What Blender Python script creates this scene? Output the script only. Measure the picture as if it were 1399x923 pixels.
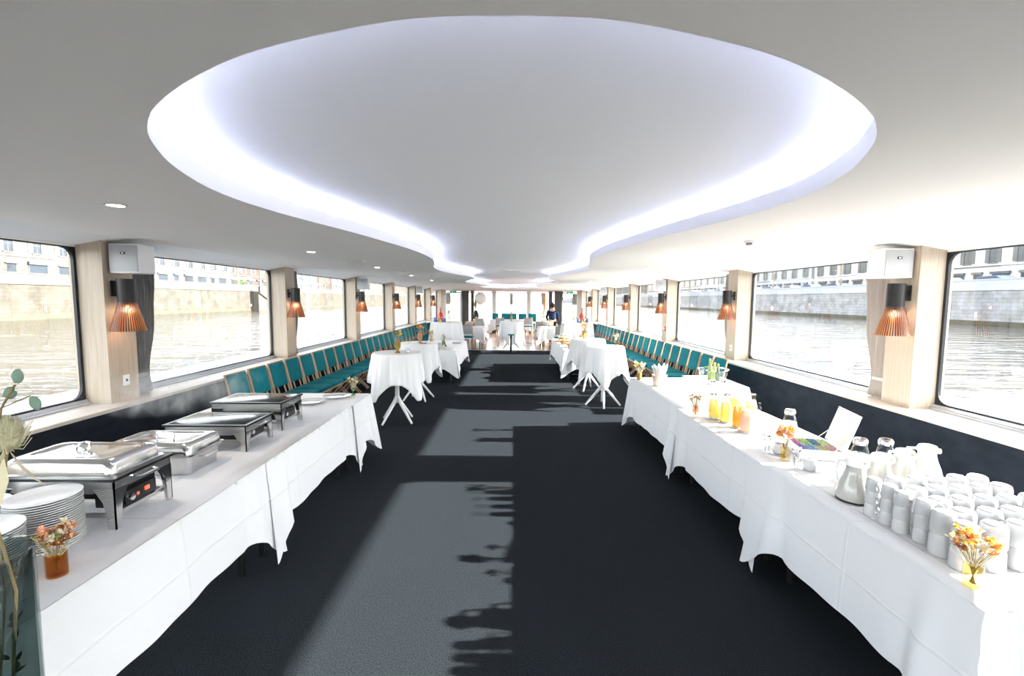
import bpy, bmesh, math, random
from mathutils import Vector, Matrix
PI = math.pi
R = math.radians
sin, cos = math.sin, math.cos
for o in list(bpy.data.objects): bpy.data.objects.remove(o)
SC = bpy.context.scene
COL = SC.collection

# ------------------------------------------------------------------ camera
cam_d = bpy.data.cameras.new('camera')
cam = bpy.data.objects.new('camera', cam_d); COL.objects.link(cam)
cam_d.sensor_fit = 'HORIZONTAL'; cam_d.sensor_width = 36.0
cam_d.lens = 36.0 * 622.0 / 1399.0
cam_d.clip_start = 0.05; cam_d.clip_end = 2000
PITCH = math.atan(52.5 / 622.0); YAW = math.atan(1.0 / 622.0); ROLL = 0.006
cam.matrix_world = (Matrix.Translation((0, 0, 1.9)) @ Matrix.Rotation(-YAW, 4, 'Z')
                    @ Matrix.Rotation(PI / 2 - PITCH, 4, 'X') @ Matrix.Rotation(ROLL, 4, 'Z'))
SC.camera = cam
SC.cycles.transparent_max_bounces = 32

# ------------------------------------------------------------------ world, sun, exposure
world = bpy.data.worlds.new('sky'); SC.world = world; world.use_nodes = True
wn = world.node_tree.nodes; wl = world.node_tree.links
bg = wn['Background']
sky = wn.new('ShaderNodeTexSky'); sky.sky_type = 'NISHITA'; sky.sun_disc = False
sky.sun_elevation = R(23.0); sky.sun_rotation = R(90); sky.air_density = 1.0; sky.dust_density = 0.4; sky.altitude = 200
hs = wn.new('ShaderNodeHueSaturation'); hs.inputs['Saturation'].default_value = .32
wl.new(sky.outputs[0], hs.inputs['Color'])
wt = wn.new('ShaderNodeMix'); wt.data_type = 'RGBA'; wt.blend_type = 'MULTIPLY'; wt.inputs[0].default_value = 1; wt.inputs[7].default_value = (1.0, .955, .90, 1)   # thin high haze: a paler, slightly warm sky
wl.new(hs.outputs[0], wt.inputs[6]); wl.new(wt.outputs[2], bg.inputs[0]); bg.inputs[1].default_value = 0.47
sun_d = bpy.data.lights.new('sun', 'SUN'); sun_d.energy = 11.0; sun_d.angle = R(0.6); sun_d.color = (1.0, 0.95, 0.88)
sun = bpy.data.objects.new('sun', sun_d); COL.objects.link(sun)
sun.rotation_euler = Vector((-1.0, 0.0, -0.430)).to_track_quat('-Z', 'Y').to_euler()
vs = SC.view_settings
vs.view_transform = 'Standard'; vs.look = 'None'; vs.gamma = 1.0; vs.use_curve_mapping = False
vs.exposure = 2.18

# ------------------------------------------------------------------ material helpers
MATS = {}
def mat(name, col, rough=0.5, metal=0.0, spec=0.5, noise=None, bump=None, sheen=0.0, coat=0.0, trans=0.0,
        emit=None, estr=0.0, ior=1.45, coord='Object', voro=None, sub=0.0):
    if name in MATS: return MATS[name]
    m = bpy.data.materials.new(name); m.use_nodes = True
    n = m.node_tree.nodes; l = m.node_tree.links; b = n['Principled BSDF']
    b.inputs['Base Color'].default_value = (*col, 1); b.inputs['Roughness'].default_value = rough
    b.inputs['Metallic'].default_value = metal; b.inputs['Specular IOR Level'].default_value = spec
    b.inputs['IOR'].default_value = ior
    b.inputs['Sheen Weight'].default_value = sheen; b.inputs['Coat Weight'].default_value = coat
    b.inputs['Transmission Weight'].default_value = trans
    if sub: b.inputs['Subsurface Weight'].default_value = sub; b.inputs['Subsurface Radius'].default_value = (.02, .02, .02)
    if emit: b.inputs['Emission Color'].default_value = (*emit, 1); b.inputs['Emission Strength'].default_value = estr
    tc = n.new('ShaderNodeTexCoord')
    if noise:                                   # (scale vec or float, colour2, detail)
        sc, c2, det = noise
        mp = n.new('ShaderNodeMapping'); l.new(tc.outputs[coord], mp.inputs[0])
        mp.inputs['Scale'].default_value = sc if isinstance(sc, tuple) else (sc, sc, sc)
        nz = n.new('ShaderNodeTexNoise'); nz.inputs['Scale'].default_value = 1; nz.inputs['Detail'].default_value = det
        l.new(mp.outputs[0], nz.inputs['Vector'])
        rp = n.new('ShaderNodeValToRGB'); l.new(nz.outputs['Fac'], rp.inputs[0])
        rp.color_ramp.elements[0].color = (*col, 1); rp.color_ramp.elements[0].position = .35
        rp.color_ramp.elements[1].color = (*c2, 1); rp.color_ramp.elements[1].position = .65
        l.new(rp.outputs[0], b.inputs['Base Color'])
    if bump:                                    # (scale, strength, distance)
        sc, st, di = bump
        mp = n.new('ShaderNodeMapping'); l.new(tc.outputs[coord], mp.inputs[0])
        mp.inputs['Scale'].default_value = sc if isinstance(sc, tuple) else (sc, sc, sc)
        nz = n.new('ShaderNodeTexNoise'); nz.inputs['Scale'].default_value = 1; nz.inputs['Detail'].default_value = 3
        l.new(mp.outputs[0], nz.inputs['Vector'])
        bp = n.new('ShaderNodeBump'); bp.inputs['Strength'].default_value = st; bp.inputs['Distance'].default_value = di
        l.new(nz.outputs['Fac'], bp.inputs['Height']); l.new(bp.outputs[0], b.inputs['Normal'])
    MATS[name] = m; return m

def glass_mat(name, tint, ior=1.5, rough=0.0, haze=0.0):
    if name in MATS: return MATS[name]
    m = bpy.data.materials.new(name); m.use_nodes = True
    n = m.node_tree.nodes; l = m.node_tree.links; n.remove(n['Principled BSDF'])
    tr = n.new('ShaderNodeBsdfTransparent'); tr.inputs[0].default_value = (*tint, 1)
    gl = n.new('ShaderNodeBsdfGlossy'); gl.inputs['Roughness'].default_value = rough
    fr = n.new('ShaderNodeFresnel'); fr.inputs[0].default_value = ior
    ge = n.new('ShaderNodeNewGeometry'); sb = n.new('ShaderNodeMath'); sb.operation = 'SUBTRACT'; sb.inputs[0].default_value = 1.0
    l.new(ge.outputs['Backfacing'], sb.inputs[1]); mu = n.new('ShaderNodeMath'); mu.operation = 'MULTIPLY'
    l.new(fr.outputs[0], mu.inputs[0]); l.new(sb.outputs[0], mu.inputs[1])
    mx = n.new('ShaderNodeMixShader'); l.new(mu.outputs[0], mx.inputs[0]); l.new(tr.outputs[0], mx.inputs[1]); l.new(gl.outputs[0], mx.inputs[2])
    out = n['Material Output']
    if haze:
        df = n.new('ShaderNodeBsdfDiffuse'); df.inputs[0].default_value = (.8, .8, .82, 1)
        m2 = n.new('ShaderNodeMixShader'); m2.inputs[0].default_value = haze
        l.new(mx.outputs[0], m2.inputs[1]); l.new(df.outputs[0], m2.inputs[2]); l.new(m2.outputs[0], out.inputs[0])
    else: l.new(mx.outputs[0], out.inputs[0])
    MATS[name] = m; return m

WHITE_CEIL = mat('textured_ceiling', (.94, .905, .865), .85, bump=(260, .25, .004), spec=.2)
RECESS = mat('recess_ceiling', (.95, .94, .93), .85, bump=(260, .2, .004), spec=.2)
LIP = mat('recess_lip', (.86, .855, .85), .6)
CARPET = mat('black_carpet', (.009, .012, .0145), 1.0, spec=.0, noise=(150, (.032, .036, .0405), 4), bump=(300, .5, .004))
PANEL = mat('charcoal_panel', (.012, .016, .023), .9, spec=.15, noise=((5, 5, 9), (.019, .024, .033), 5))
def wood(name, c1, c2, rough=.55, sc=(60, 60, 2.2)):
    return mat(name, c1, rough, noise=(sc, c2, 5), bump=(tuple(s * 2 for s in sc), .06, .002))
ASH = wood('pale_ash', (.43, .35, .265), (.50, .42, .34))
ASHH = wood('pale_ash_sill', (.50, .44, .375), (.60, .54, .47), sc=(60, 2.2, 60))
WOODF = mat('stern_wood_floor', (.11, .06, .035), .22, noise=((7, .5, 1), (.22, .13, .08), 4), coat=.3)
CHAIRW = wood('chair_beech', (.30, .19, .115), (.40, .27, .17))
CHAIRD = wood('chair_walnut', (.075, .045, .03), (.13, .08, .055))
TEAL = mat('teal_velvet', (.005, .125, .155), .8, spec=.15, noise=(14, (.004, .15, .185), 3))
GREYF = mat('grey_fabric', (.24, .25, .26), .9, noise=(60, (.34, .34, .35), 2))
def cloth_mat():
    m = mat('white_tablecloth', (.66, .66, .67), .85, sheen=.0, spec=.2)
    n = m.node_tree.nodes; l = m.node_tree.links; tc = n.new('ShaderNodeTexCoord'); sx = n.new('ShaderNodeSeparateXYZ'); l.new(tc.outputs['Object'], sx.inputs[0])
    prev = None
    for ax, per, off in (('Y', .62, .2), ('Z', .31, .13), ('X', .50, .1)):
        a = n.new('ShaderNodeMath'); a.operation = 'ADD'; a.inputs[1].default_value = off; l.new(sx.outputs[ax], a.inputs[0])
        p = n.new('ShaderNodeMath'); p.operation = 'PINGPONG'; p.inputs[1].default_value = per; l.new(a.outputs[0], p.inputs[0])
        r = n.new('ShaderNodeMapRange'); r.inputs[1].default_value = 0; r.inputs[2].default_value = .012; r.inputs[3].default_value = 1; r.inputs[4].default_value = 0; l.new(p.outputs[0], r.inputs[0])
        if prev is None: prev = r.outputs[0]
        else:
            q = n.new('ShaderNodeMath'); q.operation = 'ADD'; l.new(prev, q.inputs[0]); l.new(r.outputs[0], q.inputs[1]); prev = q.outputs[0]
    nz = n.new('ShaderNodeTexNoise'); nz.inputs['Scale'].default_value = 7; nz.inputs['Detail'].default_value = 3; l.new(tc.outputs['Object'], nz.inputs['Vector'])
    q = n.new('ShaderNodeMath'); q.operation = 'MULTIPLY_ADD'; q.inputs[1].default_value = 2.2; l.new(nz.outputs['Fac'], q.inputs[0]); l.new(prev, q.inputs[2])
    b = n.new('ShaderNodeBump'); b.inputs['Strength'].default_value = .55; b.inputs['Distance'].default_value = .006; l.new(q.outputs[0], b.inputs['Height']); l.new(b.outputs[0], n['Principled BSDF'].inputs['Normal'])
    return m
CLOTH = cloth_mat()
PORC = mat('white_porcelain', (.46, .46, .47), .25, coat=.1)
STEEL = mat('polished_steel', (.72, .71, .70), .14, 1.0, bump=(5, .06, .02))
BSTEEL = mat('brushed_steel', (.60, .60, .60), .28, 1.0)
CHROME = mat('chrome', (.85, .85, .86), .05, 1.0)
BLACKM = mat('black_plastic', (.008, .008, .009), .35)
BGLASS = mat('black_water_pan', (.004, .005, .006), .16, spec=.3)
RUBBER = mat('black_rubber', (.010, .013, .016), .5)
ALU = mat('aluminium_track', (.62, .65, .70), .3, .8)
WHITEP = mat('white_plastic', (.80, .80, .80), .4)
GRILLE = mat('speaker_grille', (.50, .51, .53), .6, .3, bump=(700, .6, .002))
LAMPB = mat('lamp_black_slats', (.020, .018, .020), .42)
LAMPO = mat('lamp_warm_slats', (.62, .30, .12), .5)
CURT = mat('grey_curtain', (.20, .20, .205), .9, spec=.1, noise=((80, 80, 3), (.26, .26, .265), 2))
CURTL = mat('light_curtain', (.50, .45, .41), .85, sheen=.2)
RED = mat('red_plastic', (.65, .03, .02), .4)
LED = mat('cove_led', (1, 1, 1), emit=(.62, .68, 1.0), estr=6)
BULB = mat('downlight_bulb', (1, 1, 1), emit=(1.0, .86, .66), estr=9.0)
REDLED = mat('red_indicator', (.8, .1, .05), emit=(1, .12, .04), estr=.25)
EXITG = mat('exit_green', (0, .35, .18), emit=(.0, .5, .28), estr=.06)
WGLASS = glass_mat('window_glass', (.93, .95, .96), 1.85)
TGLASS = glass_mat('clear_glass', (.975, .985, .985), 1.45)
SMOKEG = glass_mat('smoked_glass', (.52, .58, .57), 1.5)
AMBERG = glass_mat('amber_glass', (.86, .62, .24), 1.45)
PINKG = glass_mat('peach_glass', (.98, .78, .66), 1.45)
YELG = glass_mat('pale_yellow_glass', (.99, .92, .70), 1.45)
GREENG = glass_mat('pale_green_glass', (.80, .88, .72), 1.45)
GOLD = mat('old_gold', (.48, .33, .10), .3, .9)
GOLDL = mat('champagne_metal', (.72, .62, .48), .3, .5)

# ------------------------------------------------------------------ mesh builder
class MB:
    def __init__(s): s.v = []; s.f = []; s.m = []; s.mi = 0
    def face(s, f): s.f.append(tuple(f)); s.m.append(s.mi)
    def box(s, c, d, rz=0.0, bev=0.0, rot=None):
        x, y, z = d[0] / 2, d[1] / 2, d[2] / 2; k = len(s.v)
        M = rot if rot is not None else Matrix.Rotation(rz, 3, 'Z'); C = Vector(c)
        if bev <= 0:
            for p in ((-x, -y, -z), (x, -y, -z), (x, y, -z), (-x, y, -z), (-x, -y, z), (x, -y, z), (x, y, z), (-x, y, z)):
                s.v.append(tuple(C + M @ Vector(p)))
            for f in ((0, 3, 2, 1), (4, 5, 6, 7), (0, 1, 5, 4), (1, 2, 6, 5), (2, 3, 7, 6), (3, 0, 4, 7)): s.face(k + i for i in f)
        else:
            bm = bmesh.new(); bmesh.ops.create_cube(bm, size=1)
            for v in bm.verts: v.co = Vector((v.co.x * d[0], v.co.y * d[1], v.co.z * d[2]))
            bmesh.ops.bevel(bm, geom=list(bm.edges), offset=bev, segments=2, profile=.6, affect='EDGES')
            bm.verts.ensure_lookup_table()
            for v in bm.verts: s.v.append(tuple(C + M @ v.co))
            for f in bm.faces: s.face(k + v.index for v in f.verts)
            bm.free()
        return s
    def b2(s, x0, x1, y0, y1, z0, z1, bev=0.0):
        return s.box(((x0 + x1) / 2, (y0 + y1) / 2, (z0 + z1) / 2), (abs(x1 - x0), abs(y1 - y0), abs(z1 - z0)), 0, bev)
    def lathe(s, prof, c=(0, 0, 0), n=20, cap=(True, True), M=None, closed=False):
        k = len(s.v); C = Vector(c)
        for r, z in prof:
            for i in range(n):
                a = 2 * PI * i / n; p = Vector((r * cos(a), r * sin(a), z))
                if M is not None: p = M @ p
                s.v.append(tuple(C + p))
        m = len(prof)
        for j in range(m - 1 + (1 if closed else 0)):
            j2 = (j + 1) % m
            for i in range(n):
                i2 = (i + 1) % n; s.face((k + j * n + i, k + j * n + i2, k + j2 * n + i2, k + j2 * n + i))
        if not closed:
            if cap[0] and prof[0][0] > 1e-5: s.face(reversed([k + i for i in range(n)]))
            if cap[1] and prof[-1][0] > 1e-5: s.face([k + (m - 1) * n + i for i in range(n)])
        return s
    def cyl(s, p0, p1, r0, r1=None, n=10):
        return s.tube([p0, p1], [r0, r0 if r1 is None else r1], n)
    def tube(s, pts, rad, n=8, closed=False):
        pts = [Vector(p) for p in pts]; m = len(pts)
        if not isinstance(rad, (list, tuple)): rad = [rad] * m
        k = len(s.v); up = None
        for i, p in enumerate(pts):
            if closed: t = (pts[(i + 1) % m] - pts[i - 1])
            else: t = pts[min(i + 1, m - 1)] - pts[max(i - 1, 0)]
            t.normalize()
            if up is None:
                up = Vector((0, 0, 1)) if abs(t.z) < .9 else Vector((1, 0, 0))
            a = t.cross(up); a.normalize(); b = a.cross(t); up = b
            for j in range(n):
                an = 2 * PI * j / n; s.v.append(tuple(p + (a * cos(an) + b * sin(an)) * rad[i]))
        for i in range(m - 1 + (1 if closed else 0)):
            i2 = (i + 1) % m
            for j in range(n):
                j2 = (j + 1) % n; s.face((k + i * n + j, k + i2 * n + j, k + i2 * n + j2, k + i * n + j2))
        if not closed:
            s.face([k + j for j in range(n)]); s.face(reversed([k + (m - 1) * n + j for j in range(n)]))
        return s
    def grid(s, rows, closed=False):
        k = len(s.v); m = len(rows[0])
        for r in rows:
            for p in r: s.v.append(tuple(p))
        for i in range(len(rows) - 1):
            for j in range(m - 1 + (1 if closed else 0)):
                j2 = (j + 1) % m; s.face((k + i * m + j, k + i * m + j2, k + (i + 1) * m + j2, k + (i + 1) * m + j))
        return s
    def prism(s, poly, z0, z1):                 # poly in xy
        k = len(s.v); n = len(poly)
        for x, y in poly: s.v.append((x, y, z0))
        for x, y in poly: s.v.append((x, y, z1))
        s.face(reversed([k + i for i in range(n)])); s.face([k + n + i for i in range(n)])
        for i in range(n):
            j = (i + 1) % n; s.face((k + i, k + j, k + n + j, k + n + i))
        return s
    def prism_yz(s, poly, x0, x1):
        k = len(s.v); n = len(poly)
        for y, z in poly: s.v.append((x0, y, z))
        for y, z in poly: s.v.append((x1, y, z))
        s.face(reversed([k + i for i in range(n)])); s.face([k + n + i for i in range(n)])
        for i in range(n):
            j = (i + 1) % n; s.face((k + i, k + j, k + n + j, k + n + i))
        return s
    def ball(s, c, r, n=8, sq=(1, 1, 1)):
        k = len(s.v); m = max(4, n * 2 // 3)
        for j in range(m + 1):
            t = PI * j / m
            for i in range(n):
                a = 2 * PI * i / n
                s.v.append((c[0] + r * sq[0] * sin(t) * cos(a), c[1] + r * sq[1] * sin(t) * sin(a), c[2] + r * sq[2] * cos(t)))
        for j in range(m):
            for i in range(n):
                i2 = (i + 1) % n; s.face((k + j * n + i, k + (j + 1) * n + i, k + (j + 1) * n + i2, k + j * n + i2))
        return s
    def leaf(s, p, d, L, W, up=Vector((0, 0, 1)), curl=.2):
        p = Vector(p); d = Vector(d).normalized(); a = d.cross(up)
        if a.length < 1e-3: a = Vector((1, 0, 0))
        a.normalize(); u = a.cross(d); k = len(s.v)
        for t, w in ((0, .1), (.35, 1), (.7, .8), (1, .05)):
            q = p + d * L * t + u * (curl * L * t * t)
            for sg in (-1, 1): s.v.append(tuple(q + a * sg * W * w * .5 + u * (.06 * W)))
        for i in range(3): s.face((k + 2 * i, k + 2 * i + 1, k + 2 * i + 3, k + 2 * i + 2))
        return s

def fin(name, mb, mats, parent=None, smooth=True, loc=None, rz=None, fixn=True):
    me = bpy.data.meshes.new(name); me.from_pydata(mb.v, [], mb.f)
    if not isinstance(mats, (list, tuple)): mats = [mats]
    for m in mats: me.materials.append(m)
    if len(mats) > 1: me.polygons.foreach_set('material_index', mb.m)
    if fixn and len(mb.f) < 60000:
        bm = bmesh.new(); bm.from_mesh(me); bmesh.ops.recalc_face_normals(bm, faces=bm.faces); bm.to_mesh(me); bm.free()
    if smooth:
        me.polygons.foreach_set('use_smooth', [True] * len(me.polygons)); me.set_sharp_from_angle(angle=R(38))
    me.update()
    o = bpy.data.objects.new(name, me); COL.objects.link(o)
    if parent: o.parent = parent
    if loc: o.location = loc
    if rz is not None: o.rotation_euler = (0, 0, rz)
    return o
def thing(name, label, cat, loc=(0, 0, 0), rz=0, group=None):
    o = bpy.data.objects.new(name, None); COL.objects.link(o); o.empty_display_size = .05
    o.location = loc; o.rotation_euler = (0, 0, rz); o['label'] = label; o['category'] = cat
    if group: o['group'] = group
    return o
def tag(o, label, cat, group=None):
    o['label'] = label; o['category'] = cat
    if group: o['group'] = group
    return o
def struct(o): o['kind'] = 'structure'; return o
def sroot(name, loc=(0, 0, 0)):
    o = bpy.data.objects.new(name, None); COL.objects.link(o); o.location = loc; o['kind'] = 'structure'; return o
def dup(root, loc, rz=None, label=None, group=None, scale=None):
    r = root.copy(); COL.objects.link(r); r.location = loc
    if rz is not None: r.rotation_euler = (0, 0, rz)
    if label: r['label'] = label
    if group: r['group'] = group
    if scale: r.scale = (scale, scale, scale)
    for ch in list(root.children):
        if ch.type == 'LIGHT': continue
        c = ch.copy(); COL.objects.link(c); c.parent = r
        for g in list(ch.children):
            d = g.copy(); COL.objects.link(d); d.parent = c
    return r
ORD = ['first', 'second', 'third', 'fourth', 'fifth', 'sixth', 'seventh', 'eighth', 'ninth', 'tenth', 'eleventh', 'twelfth',
       'thirteenth', 'fourteenth', 'fifteenth', 'sixteenth', 'seventeenth', 'eighteenth', 'nineteenth', 'twentieth',
       'twenty-first', 'twenty-second', 'twenty-third', 'twenty-fourth', 'twenty-fifth', 'twenty-sixth', 'twenty-seventh', 'twenty-eighth']

# ================================================================== STRUCTURE
XW = 3.97; XS = 3.95; XP = 4.13; XG = 4.42; SILL = .80; WTOP = 2.40; CEIL = 2.5; Y0 = -2.6; YE = 29.6; CARP = 17.05
PIL = [-2.8, .92, 4.64, 8.36, 12.10, 15.82, 19.55, 23.25, 26.85]; PW = .36
# floor
struct(fin('floor', MB().b2(-4.5, 4.5, Y0, CARP, -.08, 0), CARPET, smooth=False))
struct(fin('floor_stern', MB().b2(-4.5, 4.5, CARP, YE, -.08, 0), WOODF, smooth=False))
struct(fin('trim_1', MB().b2(-3.9, 3.9, CARP - .02, CARP + .03, 0, .006), ALU, smooth=False))
# ceiling outline  (y, halfwidth)
KN = [(1.02, 0), (1.03, .2), (1.085, .41), (1.18, .66), (1.32, .9), (1.48, 1.11), (1.63, 1.26), (1.83, 1.40), (2.2, 1.57), (2.7, 1.68),
      (3.3, 1.64), (4.0, 1.49), (4.7, 1.36), (5.6, 1.23), (6.4, 1.18), (7.2, 1.22), (7.9, 1.33), (8.6, 1.46), (9.4, 1.52), (10.3, 1.45), (11.2, 1.31),
      (12.2, 1.12), (13.0, 1.06), (13.8, 1.14), (14.6, 1.38), (15.5, 1.56), (16.5, 1.57), (17.6, 1.38), (18.8, 1.1), (19.8, 1.05), (20.8, 1.25), (22, 1.5),
      (23.2, 1.35), (24.1, .9), (24.5, .45), (24.6, 0)]
def catmull(K, sub=4):
    out = []
    for i in range(len(K) - 1):
        p0 = K[max(i - 1, 0)]; p1 = K[i]; p2 = K[i + 1]; p3 = K[min(i + 2, len(K) - 1)]
        for j in range(sub):
            t = j / sub
            out.append(tuple(.5 * ((2 * p1[a]) + (-p0[a] + p2[a]) * t + (2 * p0[a] - 5 * p1[a] + 4 * p2[a] - p3[a]) * t * t + (-p0[a] + 3 * p1[a] - 3 * p2[a] + p3[a]) * t ** 3) for a in (0, 1)))
    out.append(K[-1]); return out
OUT = catmull(KN); OUT = [(y, max(w, 0)) for y, w in OUT]
ring = [(w, y) for y, w in OUT] + [(-w, y) for y, w in reversed(OUT[1:-1])]
def offset(poly, d):
    n = len(poly); res = []
    for i in range(n):
        a = Vector(poly[i - 1]); b = Vector(poly[(i + 1) % n]); t = (b - a).normalized(); res.append((poly[i][0] + t.y * d, poly[i][1] - t.x * d))
    return res
ceil = MB()
for sg in (-1, 1):
    k = len(ceil.v)
    for y, w in OUT: ceil.v += [(sg * w, y, CEIL), (sg * XS, y, CEIL)]
    for i in range(len(OUT) - 1): ceil.face((k + 2 * i, k + 2 * i + 1, k + 2 * i + 3, k + 2 * i + 2))
for a, b in ((Y0, OUT[0][0]), (OUT[-1][0], YE)):
    k = len(ceil.v); ceil.v += [(-XS, a, CEIL), (0, a, CEIL), (XS, a, CEIL), (XS, b, CEIL), (0, b, CEIL), (-XS, b, CEIL)]; ceil.face(range(k, k + 6))
oc = fin('ceiling', ceil, WHITE_CEIL, smooth=False); struct(oc)
lip = MB(); H1 = 2.605; H2 = 2.70
ledge = offset(ring, .10)
n = len(ring)
lip.grid([[(x, y, CEIL) for x, y in ring], [(x, y, H1) for x, y in ring], [(x, y, H1) for x, y in ledge], [(x, y, H2) for x, y in ledge]], closed=True)
fin('recess_lip', lip, LIP, oc, smooth=True, fixn=False)
led = MB(); la = offset(ring, .070); lb = offset(ring, .092)
led.grid([[(x, y, H1 + .004) for x, y in la], [(x, y, H1 + .016) for x, y in la], [(x, y, H1 + .016) for x, y in lb], [(x, y, H1 + .004) for x, y in lb]], closed=True)
fin('light_strip', led, LED, oc, smooth=False)
fin('recess_panel', MB().b2(-2.2, 2.2, .7, 25, H2, H2 + .03), RECESS, oc, smooth=False)
fin('roof_deck', MB().b2(-4.75, 4.75, Y0 - .2, YE + .3, 2.76, 2.9), WHITEP, oc, smooth=False)

# side walls
def rrect(y0, y1, z0, z1, r, n=5):
    pts = []
    for cy_, cz_, a0 in ((y1 - r, z1 - r, 0), (y0 + r, z1 - r, 90), (y0 + r, z0 + r, 180), (y1 - r, z0 + r, 270)):
        for i in range(n + 1):
            a = R(a0 + 90 * i / n); pts.append((cy_ + r * cos(a), cz_ + r * sin(a)))
    return pts
wn_ = 0
for side, sg in (('left', -1), ('right', 1)):
    w = sroot('wall_' + side)
    fin('lower_panel', MB().b2(sg * XW, sg * (XW + .06), Y0, 27, 0, SILL - .035), PANEL, w, smooth=False)
    fin('window_sill', MB().b2(sg * XS, sg * (XG + .08), Y0, YE, SILL - .035, SILL, .006), ASHH, w)
    fin('hull_side', MB().b2(sg * (XG + .08), sg * (XG + .14), Y0, YE, -.6, SILL - .04), WHITEP, w, smooth=False)
    fin('side_deck', MB().b2(sg * (XG + .10), sg * (XG + 1.0), Y0 - 1, YE + 1, SILL - .10, SILL - .05), mat('pale_blue_deck', (.62, .66, .72), .5), w, smooth=False)
    hd = MB()
    prof = [(sg * XS, CEIL), (sg * (XG - .03), WTOP + .02), (sg * (XG - .03), WTOP), (sg * (XG + .06), WTOP), (sg * (XG + .10), 2.76), (sg * XS, 2.76)]
    k = len(hd.v)
    for y in (Y0, YE):
        for x, z in prof: hd.v.append((x, y, z))
    m6 = len(prof)
    for i in range(m6): hd.face((k + i, k + (i + 1) % m6, k + m6 + (i + 1) % m6, k + m6 + i))
    hd.face(range(k, k + m6)); hd.face(range(k + m6, k + 2 * m6))
    fin('header_soffit', hd, LIP, w, smooth=False)
    for i, y in enumerate(PIL):
        pw = PW if i < 8 else 2.0
        fin('pillar', MB().b2(sg * XP, sg * (XG + .05), y, y + pw, SILL, CEIL - .02), ASH, w, smooth=False)
    # windows
    for i in range(len(PIL) - 1):
        ya = PIL[i] + PW; yb = PIL[i + 1]; wn_ += 1
        wr = sroot('window_%d' % wn_)
        za, zb = SILL + .035, WTOP
        fin('window_pane', MB().b2(sg * (XG), sg * (XG + .012), ya, yb, za, zb), WGLASS, wr, smooth=False)
        o_ = [(yb, zb), (ya, zb), (ya, za), (yb, za)]
        inn = rrect(ya + .028, yb - .028, za + .03, zb - .012, .11)
        ring_o = []
        for (py, pz) in inn:                                   # outer point: snapped to the rectangle
            ring_o.append((ya if py < ya + .139 else (yb if py > yb - .139 else py), za if pz < za + .14 else (zb if pz > zb - .123 else pz)))
        g = MB()
        g.grid([[(sg * (XG - .03), a, b) for a, b in ring_o], [(sg * (XG - .03), a, b) for a, b in inn], [(sg * (XG), a, b) for a, b in inn]], closed=True)
        fin('rubber_gasket', g, RUBBER, wr, smooth=False)
        fin('drip_track', MB().b2(sg * (XG - .09), sg * (XG - .03), ya, yb, SILL, SILL + .018, .004).b2(sg * (XG - .055), sg * (XG - .03), ya, yb, SILL + .018, SILL + .05), ALU, wr, smooth=False)

# stern wall
ws = sroot('wall_stern')
STX = [(-4.47, -4.3), (-3.25, -3.1), (-2.62, -2.42), (-1.25, -.98), (.98, 1.25), (2.42, 2.62), (3.1, 3.25), (4.3, 4.47)]
for a, b in STX: fin('mullion', MB().b2(a, b, YE - .12, YE, 0, CEIL), WHITEP, ws, smooth=False)
fin('stern_header', MB().b2(-4.47, 4.47, YE - .14, YE, 2.44, 2.76), LIP, ws, smooth=False)
fin('stern_kerb', MB().b2(-2.5, 2.5, YE - .14, YE, 0, .3), LIP, ws, smooth=False)
for a, b, z0 in ((-2.42, -1.25, .3), (-.98, .98, .3), (1.25, 2.42, .3)):
    wn_ += 1; fin('window_%d' % wn_, MB().b2(a, b, YE - .07, YE - .055, z0, 2.44), WGLASS, None, smooth=False)['kind'] = 'structure'
for i, (a, b) in enumerate(((-4.3, -3.25), (3.25, 4.3))):
    d = sroot('door_%d' % (i + 1))
    fin('door_glass', MB().b2(a + .06, b - .06, YE - .07, YE - .055, .12, 2.30), WGLASS, d, smooth=False)
    fin('door_frame', MB().b2(a, a + .07, YE - .1, YE - .03, .02, 2.36).b2(b - .07, b, YE - .1, YE - .03, .02, 2.36).b2(a + .07, b - .07, YE - .1, YE - .03, 2.28, 2.36).b2(a + .07, b - .07, YE - .1, YE - .03, .02, .14), WHITEP, d, smooth=False)
    hx = b - .14 if a < 0 else a + .14
    fin('door_handle', MB().cyl((hx, YE - .14, 1.0), (hx, YE - .14, 1.12), .012), BSTEEL, d)
wb = sroot('wall_bow')
fin('lower_panel', MB().b2(-4.47, 4.47, Y0 - .1, Y0, 0, .8), PANEL, wb, smooth=False); fin('header', MB().b2(-4.47, 4.47, Y0 - .1, Y0, 2.4, 2.76), LIP, wb, smooth=False)
for x_ in (-4.3, -2.15, 0, 2.15, 4.3): fin('pillar', MB().b2(x_ - .15, x_ + .15, Y0 - .1, Y0, .8, 2.4), ASH, wb, smooth=False)
for x_ in (-4.15, -2.0, .15, 2.3):  # unseen bow windows, added to let sky light reach the near ceiling
    wn_ += 1; fin('window_%d' % wn_, MB().b2(x_, x_ + 1.85, Y0 - .06, Y0 - .05, .8, 2.4), WGLASS, None, smooth=False)['kind'] = 'structure'

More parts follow.
